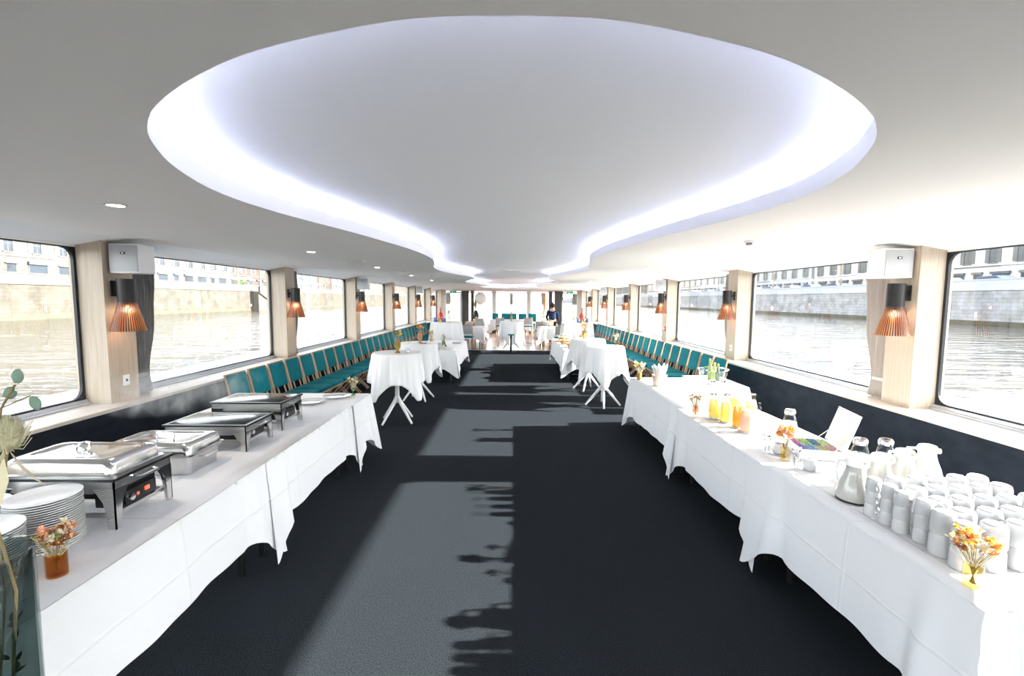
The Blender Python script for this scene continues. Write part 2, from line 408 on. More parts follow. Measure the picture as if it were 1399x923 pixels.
# ================================================================== CURTAINS
def curtain(sg, y0, y1, label, m, x=4.24, pinch=.85, ztop=2.42, zbot=.81, tie=1.0, amp=.042, waves=8):
    rows = []; N = 60
    for j in range(17):
        t = j / 16; z = ztop + (zbot - ztop) * t
        s_ = 1 - pinch * .55 * max(0, min(1, (t - .25) / .6)) ** 1.6
        if t > .88: s_ += (t - .88) * .8
        yc = y0 + (y1 - y0) * .22
        rows.append([(sg * (x + amp * sin(2 * PI * waves * i / N) * (1 - .2 * t) + .008 * sin(i * .9 + j)), yc + (y0 + (y1 - y0) * i / N - yc) * s_, z) for i in range(N + 1)])
    mb = MB().grid(rows)
    th = thing('curtain', label, 'curtain', (0, 0, 0))
    o = fin('curtain_panel', mb, m, th)
    md = o.modifiers.new('s', 'SOLIDIFY'); md.thickness = .006
    fin('tieback', MB().b2(sg * (x - .04), sg * (x + .05), y0, y0 + (y1 - y0) * .58, 1.0, 1.04, .01), m, th)
    return th
curtain(-1, 5.01, 5.40, 'dark grey curtain gathered beside the nearest left pillar', CURT)
curtain(1, 5.0, 5.42, 'light grey curtain gathered beside the nearest right pillar', CURTL)
curtain(-1, 8.73, 9.0, 'dark grey curtain behind the second left pillar', CURT, waves=5)
curtain(1, 8.73, 9.0, 'light grey curtain behind the second right pillar', CURTL, waves=5)
def scurt(x0, x1, label, m):
    N = 50
    mb = MB().grid([[(x0 + (x1 - x0) * i / N, YE - .28 + .05 * sin(i * .95) * (1 + .1 * sin(i)), z) for i in range(N + 1)] for z in (2.44, 1.2, .03)])
    o = fin('curtain', mb, m); o.modifiers.new('s', 'SOLIDIFY').thickness = .006
    tag(o, label, 'curtain')
scurt(-3.2, -2.72, 'wide grey curtain hanging left of the stern windows', CURT)
scurt(-2.62, -2.4, 'narrow grey curtain strip at left stern window edge', CURT)
scurt(2.75, 3.3, 'wide grey curtain hanging right of the stern windows', CURT)
scurt(2.38, 2.62, 'narrow grey curtain strip at right stern window edge', CURT)

# ================================================================== PLEATED WALL LAMPS
def make_lamp(sg):
    t = thing('wall_lamp', '', 'lamp', (0, 0, 0), 0, 'pleated wall lamps on the pillars')
    N = 44
    def pt(r, a, z): return (r * cos(a), r * sin(a), z)
    prof = [(.078, .54), (.078, .30), (.155, 0.0)]
    s_ = MB()
    for i in range(N):
        a = 2 * PI * i / N; da = PI / N * .80
        for (r0, z0), (r1, z1) in ((prof[0], prof[1]), (prof[1], prof[2])):
            d = .016; k = len(s_.v); d1 = .022 if z1 < .1 else .016
            for rr, zz, dd in ((r0, z0, .016), (r1, z1, d1)):
                for q, an in ((0, -da), (0, da), (1, da), (1, -da)):
                    s_.v.append(pt(rr - (dd if q else 0), a + an * (.078 / rr if rr > .1 else 1) * 1.0, zz))
            s_.mi = 0; s_.face((k, k + 1, k + 5, k + 4)); s_.mi = 1 if z1 < .1 else 0
            s_.face((k + 1, k + 2, k + 6, k + 5)); s_.face((k + 3, k, k + 4, k + 7)); s_.face((k + 2, k + 3, k + 7, k + 6))
    fin('shade_slats', s_, [LAMPB, LAMPO], t, smooth=False, fixn=False)
    fin('shade_collar', MB().lathe([(.060, .53), (.060, .27)], n=24, cap=(False, False)), LAMPB, t)
    fin('bulb', MB().ball((0, 0, .36), .025, 10), mat('lamp_bulb', (1, 1, 1), emit=(1, .75, .45), estr=1.2), t)
    fin('wall_bracket', MB().b2(sg * .05, sg * .13, -.02, .02, .42, .46).b2(sg * .115, sg * .13, -.04, .04, .36, .52, .005), LAMPB, t)
    return t
for side, sg in (('left', -1), ('right', 1)):
    L0 = make_lamp(sg)
    pld = bpy.data.lights.new('lamp_light', 'POINT'); pld.energy = 1.0; pld.color = (1, .80, .58); pld.shadow_soft_size = .03
    for i, y in enumerate(PIL[2:8]):
        o = L0 if i == 0 else dup(L0, (0, 0, 0))
        o.location = (sg * 4.0, y + .115, 1.55)
        pl_ = bpy.data.objects.new('lamp_light', pld); COL.objects.link(pl_); pl_.parent = o; pl_.location = (0, 0, .22)
        o['label'] = 'black and wood pleated wall lamp on the %s %s pillar' % (['nearest', 'second', 'third', 'fourth', 'fifth', 'sixth'][i], side)

# ================================================================== SPEAKERS
def make_speaker(sg):
    t = thing('speaker', '', 'speaker', group='white wall speakers on the pillars')
    # body: front face turned toward camera (-y) and inward
    body = MB(); W, D, Hh = .30, .24, .30
    poly = [(-.15, -.12), (.15, -.12), (.135, .13), (-.135, .13)]
    body.prism(poly, 0, Hh); o = fin('cabinet', body, WHITEP, t); bv = o.modifiers.new('b', 'BEVEL'); bv.width = .012; bv.segments = 3; bv.limit_method = 'ANGLE'
    fin('grille', MB().b2(-.135, .135, -.128, -.118, .015, Hh - .015, .004), GRILLE, t)
    fin('badge', MB().b2(-.022, .022, -.133, -.126, .19, .215), BLACKM, t)
    fin('badge_label', MB().b2(-.012, .012, -.135, -.132, .196, .209), WHITEP, t)
    fin('bracket', MB().b2(-.03, .03, .12, .15, .10, .20), WHITEP, t)
    return t
sp = make_speaker(1)
first = True
for side, sg, ys in (('left', -1, [(2, 'nearest'), (4, 'third'), (6, 'fifth')]), ('right', 1, [(2, 'nearest'), (4, 'third'), (6, 'fifth')])):
    for i, nm in ys:
        o = sp if first else dup(sp, (0, 0, 0)); first = False
        o.location = (sg * 3.965, PIL[i] + .18, 2.145); o.rotation_euler = (0, 0, -sg * R(3))
        o['label'] = 'white box speaker fixed high on the %s %s pillar' % (nm, side)

# sockets
def socket(loc, label, sg, ax='x', m=WHITEP):
    t = thing('wall_socket', label, 'socket', loc)
    fin('cover_plate', MB().b2(0, -sg * .012, -.04, .04, -.055, .055, .003), m, t)
    fin('socket_hole', MB().lathe([(.014, 0), (.014, .004)], (-sg * .012, 0, 0), 12, M=Matrix.Rotation(-sg * PI / 2, 3, 'Y')), BLACKM, t)
socket((-XP, 4.83, 1.017), 'white socket plate low on the nearest left pillar', -1)
socket((XP, 8.50, 1.02), 'white socket plate low on the second right pillar', 1)
t = thing('fire_button', 'small red fire alarm button on the third right pillar', 'alarm', (XP, 12.2, 1.15))
fin('button_case', MB().b2(-.03, 0, -.06, .06, -.06, .06, .006), RED, t); fin('button_plate', MB().b2(-.034, -.029, -.03, .03, -.03, .03), WHITEP, t)

# exit signs
for sg, nm in ((-1, 'left'), (1, 'right')):
    t = thing('exit_sign', 'small green running-man exit sign above the %s stern door' % nm, 'sign', (sg * 3.75, YE - .18, 2.36))
    fin('sign_case', MB().b2(-.2, .2, -.02, .02, -.08, .08, .004), EXITG, t)
    pic = MB(); pic.b2(-.09, -.01, -.026, -.021, -.055, .055)
    fin('doorway_mark', pic, WHITEP, t, smooth=False)
    man = MB(); man.ball((.06, -.024, .045), .013, 8, (1, .3, 1)); man.box((.055, -.024, .012), (.02, .004, .045)); man.cyl((.055, -.024, -.01), (.03, -.024, -.05), .006, n=5); man.cyl((.055, -.024, -.01), (.09, -.024, -.045), .006, n=5); man.cyl((.055, -.024, .025), (.09, -.024, .01), .005, n=5)
    fin('running_figure', man, WHITEP, t)

# ceiling fittings
def downlight(x, y, label, z=CEIL):
    t = thing('downlight', label, 'ceiling light', (x, y, z), group='round recessed downlights')
    fin('trim_ring', MB().lathe([(.05, .0), (.062, -.001), (.062, -.006), (.048, -.006), (.048, .0)], n=24, closed=True), WHITEP, t)
    sd = bpy.data.lights.get('downlight_beam')
    if sd is None: sd = bpy.data.lights.new('downlight_beam', 'SPOT'); sd.energy = 12; sd.spot_size = R(110); sd.spot_blend = .8; sd.color = (1, .88, .72); sd.shadow_soft_size = .04
    so = bpy.data.objects.new('downlight_beam', sd); COL.objects.link(so); so.parent = t; so.location = (0, 0, -.02)
    fin('bulb_disc', MB().lathe([(.047, -.002), (.047, -.0035)], n=20), BULB, t)
dls = [(-2.59, 3.04), (-2.59, 5.95), (-2.58, 8.82), (-2.58, 11.8), (-2.58, 14.8), (2.59, 5.95), (2.59, 8.82), (2.58, 11.8), (2.58, 14.8), (2.0, 27.5), (-2.0, 27.5)]
for i, (x, y) in enumerate(dls):
    side = 'left' if x < 0 else 'right'
    if y > 20: lab = 'round downlight in the stern ceiling, %s side' % side
    else:
        k = [q for q in dls if (q[0] < 0) == (x < 0)].index((x, y)); lab = '%s round recessed downlight along the %s ceiling strip' % (ORD[k], side)
    downlight(x, y, lab)
t = thing('smoke_detector', 'small white smoke detector on the right ceiling', 'detector', (2.38, 4.63, CEIL))
fin('detector_base', MB().lathe([(.05, 0), (.05, -.012), (.04, -.02), (.0, -.02)], n=20), WHITEP, t)
fin('detector_slot', MB().b2(-.032, .032, -.034, -.030, -.018, -.012).lathe([(.03, -.02), (.03, -.034), (.022, -.042), (0, -.042)], n=16), mat('grey_plastic', (.25, .25, .26), .5), t)
def vent(x, y, z, w, d, label, n=5):
    t = thing('ceiling_vent', label, 'vent', (x, y, z))
    fin('vent_frame', MB().b2(-w / 2, w / 2, -d / 2, -d / 2 + .02, -.012, 0).b2(-w / 2, w / 2, d / 2 - .02, d / 2, -.012, 0).b2(-w / 2, -w / 2 + .02, -d / 2 + .02, d / 2 - .02, -.012, 0).b2(w / 2 - .02, w / 2, -d / 2 + .02, d / 2 - .02, -.012, 0), WHITEP, t, smooth=False)
    fin('vent_backing', MB().b2(-w / 2 + .02, w / 2 - .02, -d / 2 + .02, d / 2 - .02, -.003, -.001), mat('grey_plastic', (.25, .25, .26), .5), t, smooth=False)
    sl = MB()
    for i in range(n): yy = -d / 2 + .03 + (d - .06) * i / (n - 1); sl.b2(-w / 2 + .02, w / 2 - .02, yy - .004, yy + .004, -.011, -.004)
    fin('vent_slats', sl, WHITEP, t, smooth=False)
vent(.02, 12.6, H2, .42, .2, 'rectangular white air vent in the centre of the ceiling recess')
vent(-2.5, 7.3, CEIL, .3, .16, 'slim white air vent in the left ceiling strip')
vent(-2.45, 10.2, CEIL, .3, .16, 'smaller far air vent in the left ceiling strip')
for i, (x, y, l) in enumerate(((-2.02, 12.4, 'tiny chrome sprinkler head on the left ceiling strip'), (-.05, 26.0, 'tiny chrome sprinkler head near the stern windows'))):
    t = thing('sprinkler', l, 'sprinkler', (x, y, CEIL)); fin('sprinkler_rose', MB().lathe([(.035, 0), (.03, -.008), (.008, -.012), (.008, -.04), (.022, -.045), (0, -.047)], n=12), CHROME, t)

# ================================================================== CLOTHS AND TABLES
def hsh(a, b=0.0): return math.sin(a * 12.9898 + b * 78.233) * 43758.5453 % 1.0
def cloth(name, label, x0, x1, y0, y1, z, drop, sides, seed, corner_drop=.22, group=None, flare=.03):
    """sides: dict of edge letter -> True; edges w,e,s,n. Skirt path runs continuously over the listed edges."""
    rnd = random.Random(seed); t = MB()
    nx = max(2, int((x1 - x0) / .12)); ny = max(2, int((y1 - y0) / .12))
    t.grid([[(x0 + (x1 - x0) * i / nx, y0 + (y1 - y0) * j / ny, z + (0 if i in (0, nx) or j in (0, ny) else .0015 * sin(i * 1.7 + seed) * sin(j * 1.3))) for i in range(nx + 1)] for j in range(ny + 1)])
    # folded creases on the top are left to the material; skirts:
    edges = {'e': ((x1, y0), (x1, y1), (1, 0)), 'w': ((x0, y1), (x0, y0), (-1, 0)), 's': ((x0, y0), (x1, y0), (0, -1)), 'n': ((x1, y1), (x0, y1), (0, 1))}
    order = ['s', 'e', 'n', 'w']
    for e in order:
        if e not in sides: continue
        (ax, ay), (bx, by), (nx_, ny_) = edges[e]; L = math.hypot(bx - ax, by - ay); N = max(6, int(L / .025))
        prev_ = order[(order.index(e) - 1) % 4] in sides; next_ = order[(order.index(e) + 1) % 4] in sides
        ph = [rnd.random() * 6 for _ in range(6)]; nf = rnd.choice((2.1, 2.7, 3.3))
        rows = []
        for j in range(15):
            v = j / 14; row = []
            for i in range(N + 1):
                u = i / N; s_ = u * L; q = min(s_, L - s_)
                c = max(0.0, 1 - q / .26); c2 = c * c * (3 - 2 * c)
                hang = drop + corner_drop * c2 + .012 * sin(s_ * 2.2 + ph[0])
                w_ = (.010 * sin(s_ * nf * 2 + ph[1]) + .007 * sin(s_ * 9.0 + ph[2] + v) + .004 * sin(s_ * 21 + ph[3])) * v
                w_ += .045 * v * math.exp(-((q - .20) / .055) ** 2) - .02 * v * math.exp(-((q - .29) / .05) ** 2)
                out = flare * v + w_ + .06 * c2 * v
                end = 0.0
                if s_ < L / 2: end = -1 if prev_ else -.6
                else: end = 1 if next_ else .6
                along = end * (.06 * c2 * v + (flare * v) * c2)
                tx, ty = (bx - ax) / L, (by - ay) / L
                row.append((ax + tx * s_ + nx_ * (out + .004) + tx * along, ay + ty * s_ + ny_ * (out + .004) + ty * along, z - hang * v - .002 * (j > 0)))
            rows.append(row)
        t.grid(rows)
    o = fin(name, t, CLOTH, fixn=False)
    bm = bmesh.new(); bm.from_mesh(o.data); bmesh.ops.remove_doubles(bm, verts=bm.verts, dist=.006); bmesh.ops.recalc_face_normals(bm, faces=bm.faces); bm.to_mesh(o.data); bm.free()
    o.data.polygons.foreach_set('use_smooth', [True] * len(o.data.polygons)); o.data.set_sharp_from_angle(angle=R(50))
    tag(o, label, 'tablecloth', group); return o
def rtable(label, x0, x1, y0, y1, z, group=None, legs=True):
    cx_, cy_ = (x0 + x1) / 2, (y0 + y1) / 2
    t = thing('buffet_table', label, 'table', (cx_, cy_, 0), 0, group); a, b = (x1 - x0) / 2 - .012, (y1 - y0) / 2 - .012
    fin('tabletop', MB().b2(-a, a, -b, b, z - .035, z - .004, .004), WHITEP, t)
    for sx in (-1, 1):
        for sy in (-1, 1): fin('leg', MB().cyl((sx * (a - .10), sy * (b - .10), 0), (sx * (a - .10), sy * (b - .10), z - .035), .022), BLACKM, t)
TT = .75
# left buffet
for i, (a, b) in enumerate(((.95, 3.10), (3.12, 4.84), (4.86, 5.42))):
    rtable('black-legged buffet table under the white cloth, %s along left side' % ('nearest', 'middle', 'farthest')[i], -2.54, -1.73, a, b, TT)
cloth('tablecloth', 'long white cloth under the plate stacks, left buffet', -2.55, -1.72, .90, 3.14, TT + .002, .47, 'e', 3)
cloth('tablecloth', 'white cloth under the open chafing dishes, left buffet', -2.56, -1.715, 3.10, 4.86, TT + .004, .48, 'e', 8)
cloth('tablecloth', 'white cloth on the far end of left buffet', -2.55, -1.70, 4.82, 5.44, TT + .006, .50, 'en', 12)
rtable('side table pushed to the left wall behind chafing dishes', -3.12, -2.6, 4.45, 5.12, TT)
cloth('tablecloth', 'small white cloth on table by the left wall panel', -3.14, -2.585, 4.42, 5.14, TT + .002, .40, 'swn', 21, .1)
# right buffet
for i, (a, b) in enumerate(((1.62, 3.05), (3.10, 4.72), (4.78, 6.68))):
    rtable('black-legged buffet table under the white cloth, %s along right side' % ('nearest', 'middle', 'farthest')[i], 1.79, 2.62, a, b, TT)
cloth('tablecloth', 'white cloth under the stacked cups, right buffet', 1.765, 2.62, 1.60, 3.10, TT + .006, .50, 'wse', 5)
cloth('tablecloth', 'white cloth under the juice carafes, right buffet', 1.775, 2.62, 3.06, 4.76, TT + .004, .52, 'we', 9)
cloth('tablecloth', 'white cloth under the ice bucket, right buffet', 1.78, 2.62, 4.72, 6.72, TT + .002, .52, 'wne', 14)
rtable('side table against the right wall beyond juice carafes', 2.66, 3.15, 6.0, 6.9, TT)
cloth('tablecloth', 'white cloth on the side table by the right wall', 2.63, 3.17, 5.97, 6.93, TT + .002, .45, 'sen', 23, .1)

# cocktail tables
def cocktail(cx_, cy_, z, r, half, rz, seed, lt, lc, legm=WHITEP):
    t = thing('cocktail_table', lt, 'table', (cx_, cy_, 0), rz)
    fin('tabletop', MB().lathe([(r - .012, z - .03), (r - .006, z - .02), (r - .006, z - .004)], n=36), WHITEP, t)
    fin('column', MB().tube([(0, 0, z - .03), (0, 0, .38), (0, 0, .30)], [.028, .034, .03], 12), legm, t)
    for k in range(4):
        a = R(45 + 90 * k); fin('leg', MB().tube([(.01 * cos(a), .01 * sin(a), .40), (.07 * cos(a), .07 * sin(a), .30), (.31 * cos(a), .31 * sin(a), .012)], [.026, .026, .016], 8), legm, t)
    rnd = random.Random(seed); ph = rnd.random() * 6
    N = 160; rows = []
    mb = MB()
    rad = [0, .3, .6, .9, 1.0]
    for q in rad: rows.append([(r * max(q, .001) * cos(2 * PI * i / N), r * max(q, .001) * sin(2 * PI * i / N), z + .002) for i in range(N)])
    for j in range(1, 17):
        v = j / 16; row = []
        for i in range(N):
            a = 2 * PI * i / N
            edge = half / max(abs(cos(a)), abs(sin(a))); hang = min(edge, half * 1.32) - r
            corner = max(0, (edge / half - 1) / .414)
            f = 8 + 0 * a
            wv = (.026 * sin(8 * a + ph) + .014 * sin(13 * a + 2 * ph + .8 * v) + .007 * sin(29 * a + ph)) * min(1, v * 1.25)
            rr = r + .006 + .035 * v + wv + corner * .06 * v
            row.append((rr * cos(a), rr * sin(a), z + .002 - hang * v))
        rows.append(row)
    mb.grid(rows, closed=True)
    o = fin('tablecloth', mb, CLOTH, None, loc=(cx_, cy_, 0), rz=rz); o.modifiers.new('s', 'SOLIDIFY').thickness = .003
    tag(o, lc, 'tablecloth')
cocktail(-1.76, 6.95, 1.08, .36, .80, R(12), 3, 'nearest left standing table with white splayed legs', 'white cloth draped over the nearest left standing table')
cocktail(-1.75, 8.52, 1.08, .36, .80, R(-10), 7, 'second left standing table with white splayed legs', 'white cloth draped over the second left standing table')
cocktail(1.66, 8.10, 1.08, .35, .80, R(38), 11, 'nearest right standing table with white splayed legs', 'white cloth draped over the nearest right standing table')
cocktail(1.62, 9.55, 1.08, .35, .80, R(20), 15, 'second right standing table, hidden behind nearest right one', 'white cloth draped over the second right standing table')
cocktail(.0, 17.6, 1.06, .44, 1.10, R(45), 19, 'round table standing in the middle before the stern', 'white cloth draped over the round middle table', CHAIRW)
# high tables and food tables further back
def ctable(x0, x1, y0, y1, z, drop, seed, lt, lc, sides='wesn', cd=.2):
    rtable(lt, x0 + .015, x1 - .015, y0 + .015, y1 - .015, z)
    cloth('tablecloth', lc, x0, x1, y0, y1, z + .003, drop, sides, seed, cd)
ctable(-2.3, -1.26, 10.2, 12.7, .75, .42, 31, 'plate table beyond the left standing tables', 'white cloth on the left plate table beyond the standing tables')
ctable(1.22, 2.25, 10.4, 13.4, .75, .45, 33, 'bread table beyond the right standing tables', 'white cloth on the bread table at the right')
ctable(-2.84, -1.84, 16.0, 16.9, 1.08, .72, 35, 'high left table before the stern floor', 'long white cloth on the high left table with the red bottle', cd=.1)
ctable(1.84, 2.84, 15.8, 16.7, 1.08, .72, 37, 'high right table before the stern floor', 'long white cloth on the high right table with the red bottle', cd=.1)
ctable(-2.15, -1.15, 18.3, 19.8, .75, .45, 39, 'left dining table on the stern wood floor, nearer one', 'white cloth on the nearer left dining table at stern')
ctable(-2.2, -1.25, 21.8, 23.6, .75, .45, 41, 'left dining table on the stern wood floor, farther one', 'white cloth on the farther left dining table at stern')
ctable(1.15, 2.15, 18.3, 19.8, .75, .45, 43, 'right dining table on the stern wood floor, nearer one', 'white cloth on the nearer right dining table at stern')
ctable(1.25, 2.2, 21.8, 23.6, .75, .45, 45, 'right dining table on the stern wood floor, farther one', 'white cloth on the farther right dining table at stern')
ctable(-1.2, 1.2, 25.6, 26.6, .75, .55, 47, 'wide dining table below the stern windows', 'white cloth on the wide table below the stern windows')
# ================================================================== EXTERIOR: RIVER, QUAYS, BUILDINGS
def water_mat():
    m = bpy.data.materials.new('river_water'); m.use_nodes = True
    n = m.node_tree.nodes; l = m.node_tree.links; b = n['Principled BSDF']
    b.inputs['Base Color'].default_value = (.045, .038, .028, 1); b.inputs['Roughness'].default_value = .06; b.inputs['IOR'].default_value = 1.30; b.inputs['Specular Tint'].default_value = (1.0, .93, .82, 1); b.inputs['Specular IOR Level'].default_value = .38
    tc = n.new('ShaderNodeTexCoord'); prev = None
    for sc, st, di in (((.35, 1.1, 1), .55, .5), ((1.6, 4.2, 1), .45, .16)):
        mp = n.new('ShaderNodeMapping'); mp.inputs['Scale'].default_value = sc; l.new(tc.outputs['Object'], mp.inputs[0])
        nz = n.new('ShaderNodeTexNoise'); nz.inputs['Scale'].default_value = 1; nz.inputs['Detail'].default_value = 3; l.new(mp.outputs[0], nz.inputs['Vector'])
        bp = n.new('ShaderNodeBump'); bp.inputs['Strength'].default_value = st; bp.inputs['Distance'].default_value = di
        l.new(nz.outputs['Fac'], bp.inputs['Height'])
        if prev: l.new(prev.outputs[0], bp.inputs['Normal'])
        prev = bp
    l.new(prev.outputs[0], b.inputs['Normal']); return m
WZ = -.3
struct(fin('river', MB().b2(-60, 60, -150, 420, WZ - .5, WZ), water_mat(), smooth=False))
def stone_mat(name, c1, c2, c3):
    m = bpy.data.materials.new(name); m.use_nodes = True
    n = m.node_tree.nodes; l = m.node_tree.links; b = n['Principled BSDF']; b.inputs['Roughness'].default_value = .9; b.inputs['Specular IOR Level'].default_value = .2
    tc = n.new('ShaderNodeTexCoord'); sp_ = n.new('ShaderNodeSeparateXYZ'); cb = n.new('ShaderNodeCombineXYZ')
    l.new(tc.outputs['Object'], sp_.inputs[0]); l.new(sp_.outputs['Y'], cb.inputs['X']); l.new(sp_.outputs['Z'], cb.inputs['Y'])
    br = n.new('ShaderNodeTexBrick'); l.new(cb.outputs[0], br.inputs['Vector']); br.inputs['Scale'].default_value = 1.0
    br.inputs['Brick Width'].default_value = .9; br.inputs['Row Height'].default_value = .38; br.inputs['Mortar Size'].default_value = .018
    br.inputs['Color1'].default_value = (*c1, 1); br.inputs['Color2'].default_value = (*c2, 1); br.inputs['Mortar'].default_value = (*c3, 1)
    nz = n.new('ShaderNodeTexNoise'); nz.inputs['Scale'].default_value = .8; nz.inputs['Detail'].default_value = 6; l.new(tc.outputs['Object'], nz.inputs['Vector'])
    rp = n.new('ShaderNodeValToRGB'); rp.color_ramp.elements[0].position = .3; rp.color_ramp.elements[0].color = (.62, .60, .55, 1); rp.color_ramp.elements[1].position = .65; rp.color_ramp.elements[1].color = (1, 1, 1, 1)
    l.new(nz.outputs['Fac'], rp.inputs[0]); mx = n.new('ShaderNodeMix'); mx.data_type = 'RGBA'; mx.blend_type = 'MULTIPLY'; mx.inputs[0].default_value = 1
    l.new(br.outputs['Color'], mx.inputs[6]); l.new(rp.outputs[0], mx.inputs[7]); l.new(mx.outputs[2], b.inputs['Base Color'])
    bp = n.new('ShaderNodeBump'); bp.inputs['Distance'].default_value = .05; bp.inputs['Strength'].default_value = .6; l.new(nz.outputs['Fac'], bp.inputs['Height']); l.new(bp.outputs[0], b.inputs['Normal'])
    return m
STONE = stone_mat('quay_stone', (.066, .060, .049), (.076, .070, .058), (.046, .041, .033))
STONER = stone_mat('shaded_quay_stone', (.25, .255, .27), (.29, .295, .31), (.16, .165, .18))  # right quay and parapet copies coloured paler and bluer to offset the backlight
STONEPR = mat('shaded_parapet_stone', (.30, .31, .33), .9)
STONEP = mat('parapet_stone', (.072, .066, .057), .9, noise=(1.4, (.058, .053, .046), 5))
GROUND = mat('street_ground', (.13, .125, .115), .9)
ALGAE = mat('algae_stone', (.040, .042, .026), .9, noise=(2, (.060, .056, .040), 4))
QX = 46; QT = 3.05
for side, sg in (('left', -1), ('right', 1)):
    q = sroot('quay_' + side)
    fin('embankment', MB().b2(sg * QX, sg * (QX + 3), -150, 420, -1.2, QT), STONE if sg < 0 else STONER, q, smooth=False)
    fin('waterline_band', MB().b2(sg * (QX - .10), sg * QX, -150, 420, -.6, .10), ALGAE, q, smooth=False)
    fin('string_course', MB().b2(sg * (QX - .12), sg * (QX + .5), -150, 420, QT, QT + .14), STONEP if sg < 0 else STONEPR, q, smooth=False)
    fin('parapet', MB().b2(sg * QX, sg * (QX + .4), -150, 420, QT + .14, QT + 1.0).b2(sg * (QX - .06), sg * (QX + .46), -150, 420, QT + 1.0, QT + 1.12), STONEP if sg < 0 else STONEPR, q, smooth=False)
    fin('street', MB().b2(sg * (QX + .5), sg * (QX + 90), -150, 420, QT - 1, QT + .14), GROUND, q, smooth=False)
# quay steps on the left wall
t = thing('quay_steps', 'stone stairway slanting down the sunlit left quay wall to water', 'stairs', (-QX, 80.5, 0))
NS = 16
for i in range(NS):
    z = QT - (QT - .1) * i / NS
    fin('step', MB().b2(0, 1.5, i * .5, (i + 1) * .5, -1.0, z), STONEP, t, smooth=False)
fin('parapet_wall', MB().prism_yz([(0, QT + .9), (NS * .5, .9), (NS * .5, -.5), (0, QT - .3)], 1.5, 1.8), STONEP, t, smooth=False)
# buildings
PANE = mat('far_window_pane', (.02, .026, .034), .25, spec=.4); SHUT = mat('painted_shutter', (.08, .08, .077), .7); SHUTG = mat('grey_shutter', (.045, .055, .062), .7)
ROOFM = mat('terracotta_roof', (.12, .06, .038), .9, noise=(1.2, (.09, .045, .03), 4)); CORN = mat('pale_cornice', (.092, .086, .076), .85)
def building(sg, y0, y1, x, h, colr, label, wsp, wz, ww=1.0, wh=1.9, shut=True, ground=True, seed=0, name='building', cat='building', extra=None):
    rnd = random.Random(seed); L = y1 - y0
    t = thing(name, label, cat, (sg * x, y0, QT + .14)); m = mat('facade_' + '%d' % seed, colr, .9, noise=(.5, tuple(c * .9 for c in colr), 5))
    fin('wall', MB().b2(0, sg * 12, 0, L, 0, h), m, t, smooth=False)
    fin('roof', MB().b2(-sg * .5, sg * 12, -.1, L + .1, h, h + .35), ROOFM, t, smooth=False)
    cm = MB()
    for z in wz: cm.b2(-sg * .12, 0, 0, L, z - .55, z - .38)
    cm.b2(-sg * .3, 0, 0, L, h - .4, h)
    fin('cornice', cm, CORN, t, smooth=False)
    n_ = max(1, int(L / wsp)); s_ = L / n_
    # prototype window
    proto = None
    for z in wz:
        for i in range(n_):
            yc = (i + .5) * s_
            if proto is None:
                f = fin('window', MB().b2(-sg * .07, 0, -ww / 2 - .12, -ww / 2, 0, wh).b2(-sg * .07, 0, ww / 2, ww / 2 + .12, 0, wh).b2(-sg * .07, 0, -ww / 2 - .12, ww / 2 + .12, wh, wh + .15).b2(-sg * .12, 0, -ww / 2 - .15, ww / 2 + .15, -.12, 0).b2(-sg * .03, 0, -.03, .03, 0, wh).b2(-sg * .03, 0, -ww / 2, ww / 2, wh * .5, wh * .5 + .05), CORN, t, smooth=False)
                p = fin('pane', MB().b2(-sg * .01, sg * .02, -ww / 2, ww / 2, 0, wh), PANE, f, smooth=False)
                sh = []
                if shut:
                    for e in (-1, 1):
                        ya = e * (ww / 2 + .13); sh.append(fin('shutter', MB().b2(-sg * .06, -sg * .01, ya, ya + e * ww * .46, 0, wh), SHUT if seed % 2 else SHUTG, f, smooth=False))
                f.location = (0, yc, z); proto = (f, p, sh)
            else:
                f = proto[0].copy(); COL.objects.link(f); f.parent = t; f.location = (0, yc, z)
                for ch in [proto[1]] + proto[2]:
                    c = ch.copy(); COL.objects.link(c); c.parent = f
    if ground:
        i = 0; y = 1.2
        while y < L - 2.6:
            w_ = 1.3 if i % 3 == 0 else 2.4
            d = fin('shopfront', MB().b2(-sg * .05, 0, y, y + .12, 0, 2.7).b2(-sg * .05, 0, y + w_ - .12, y + w_, 0, 2.7).b2(-sg * .3, 0, y - .1, y + w_ + .1, 2.7, 3.05), SHUTG if i % 2 else CORN, t, smooth=False)
            fin('pane', MB().b2(-sg * .02, sg * .02, y + .12, y + w_ - .12, .1, 2.7), PANE, d, smooth=False)
            y += w_ + 1.3; i += 1
    return t
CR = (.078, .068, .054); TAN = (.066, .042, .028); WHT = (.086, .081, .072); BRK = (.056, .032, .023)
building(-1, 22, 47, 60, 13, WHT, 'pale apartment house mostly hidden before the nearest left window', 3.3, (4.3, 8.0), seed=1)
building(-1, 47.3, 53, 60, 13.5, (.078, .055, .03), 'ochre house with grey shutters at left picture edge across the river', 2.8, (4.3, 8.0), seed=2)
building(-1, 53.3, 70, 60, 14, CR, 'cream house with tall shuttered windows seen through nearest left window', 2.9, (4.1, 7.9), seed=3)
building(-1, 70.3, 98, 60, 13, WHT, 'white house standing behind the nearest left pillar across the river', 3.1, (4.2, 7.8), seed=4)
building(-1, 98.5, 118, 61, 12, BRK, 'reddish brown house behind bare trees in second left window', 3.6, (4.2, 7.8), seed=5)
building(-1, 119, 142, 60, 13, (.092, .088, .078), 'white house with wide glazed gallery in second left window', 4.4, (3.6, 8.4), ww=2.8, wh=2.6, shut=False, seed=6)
building(-1, 142.5, 152, 60, 12.5, TAN, 'narrow tan house right of the glazed gallery house', 3.2, (4.2, 7.8), seed=7)
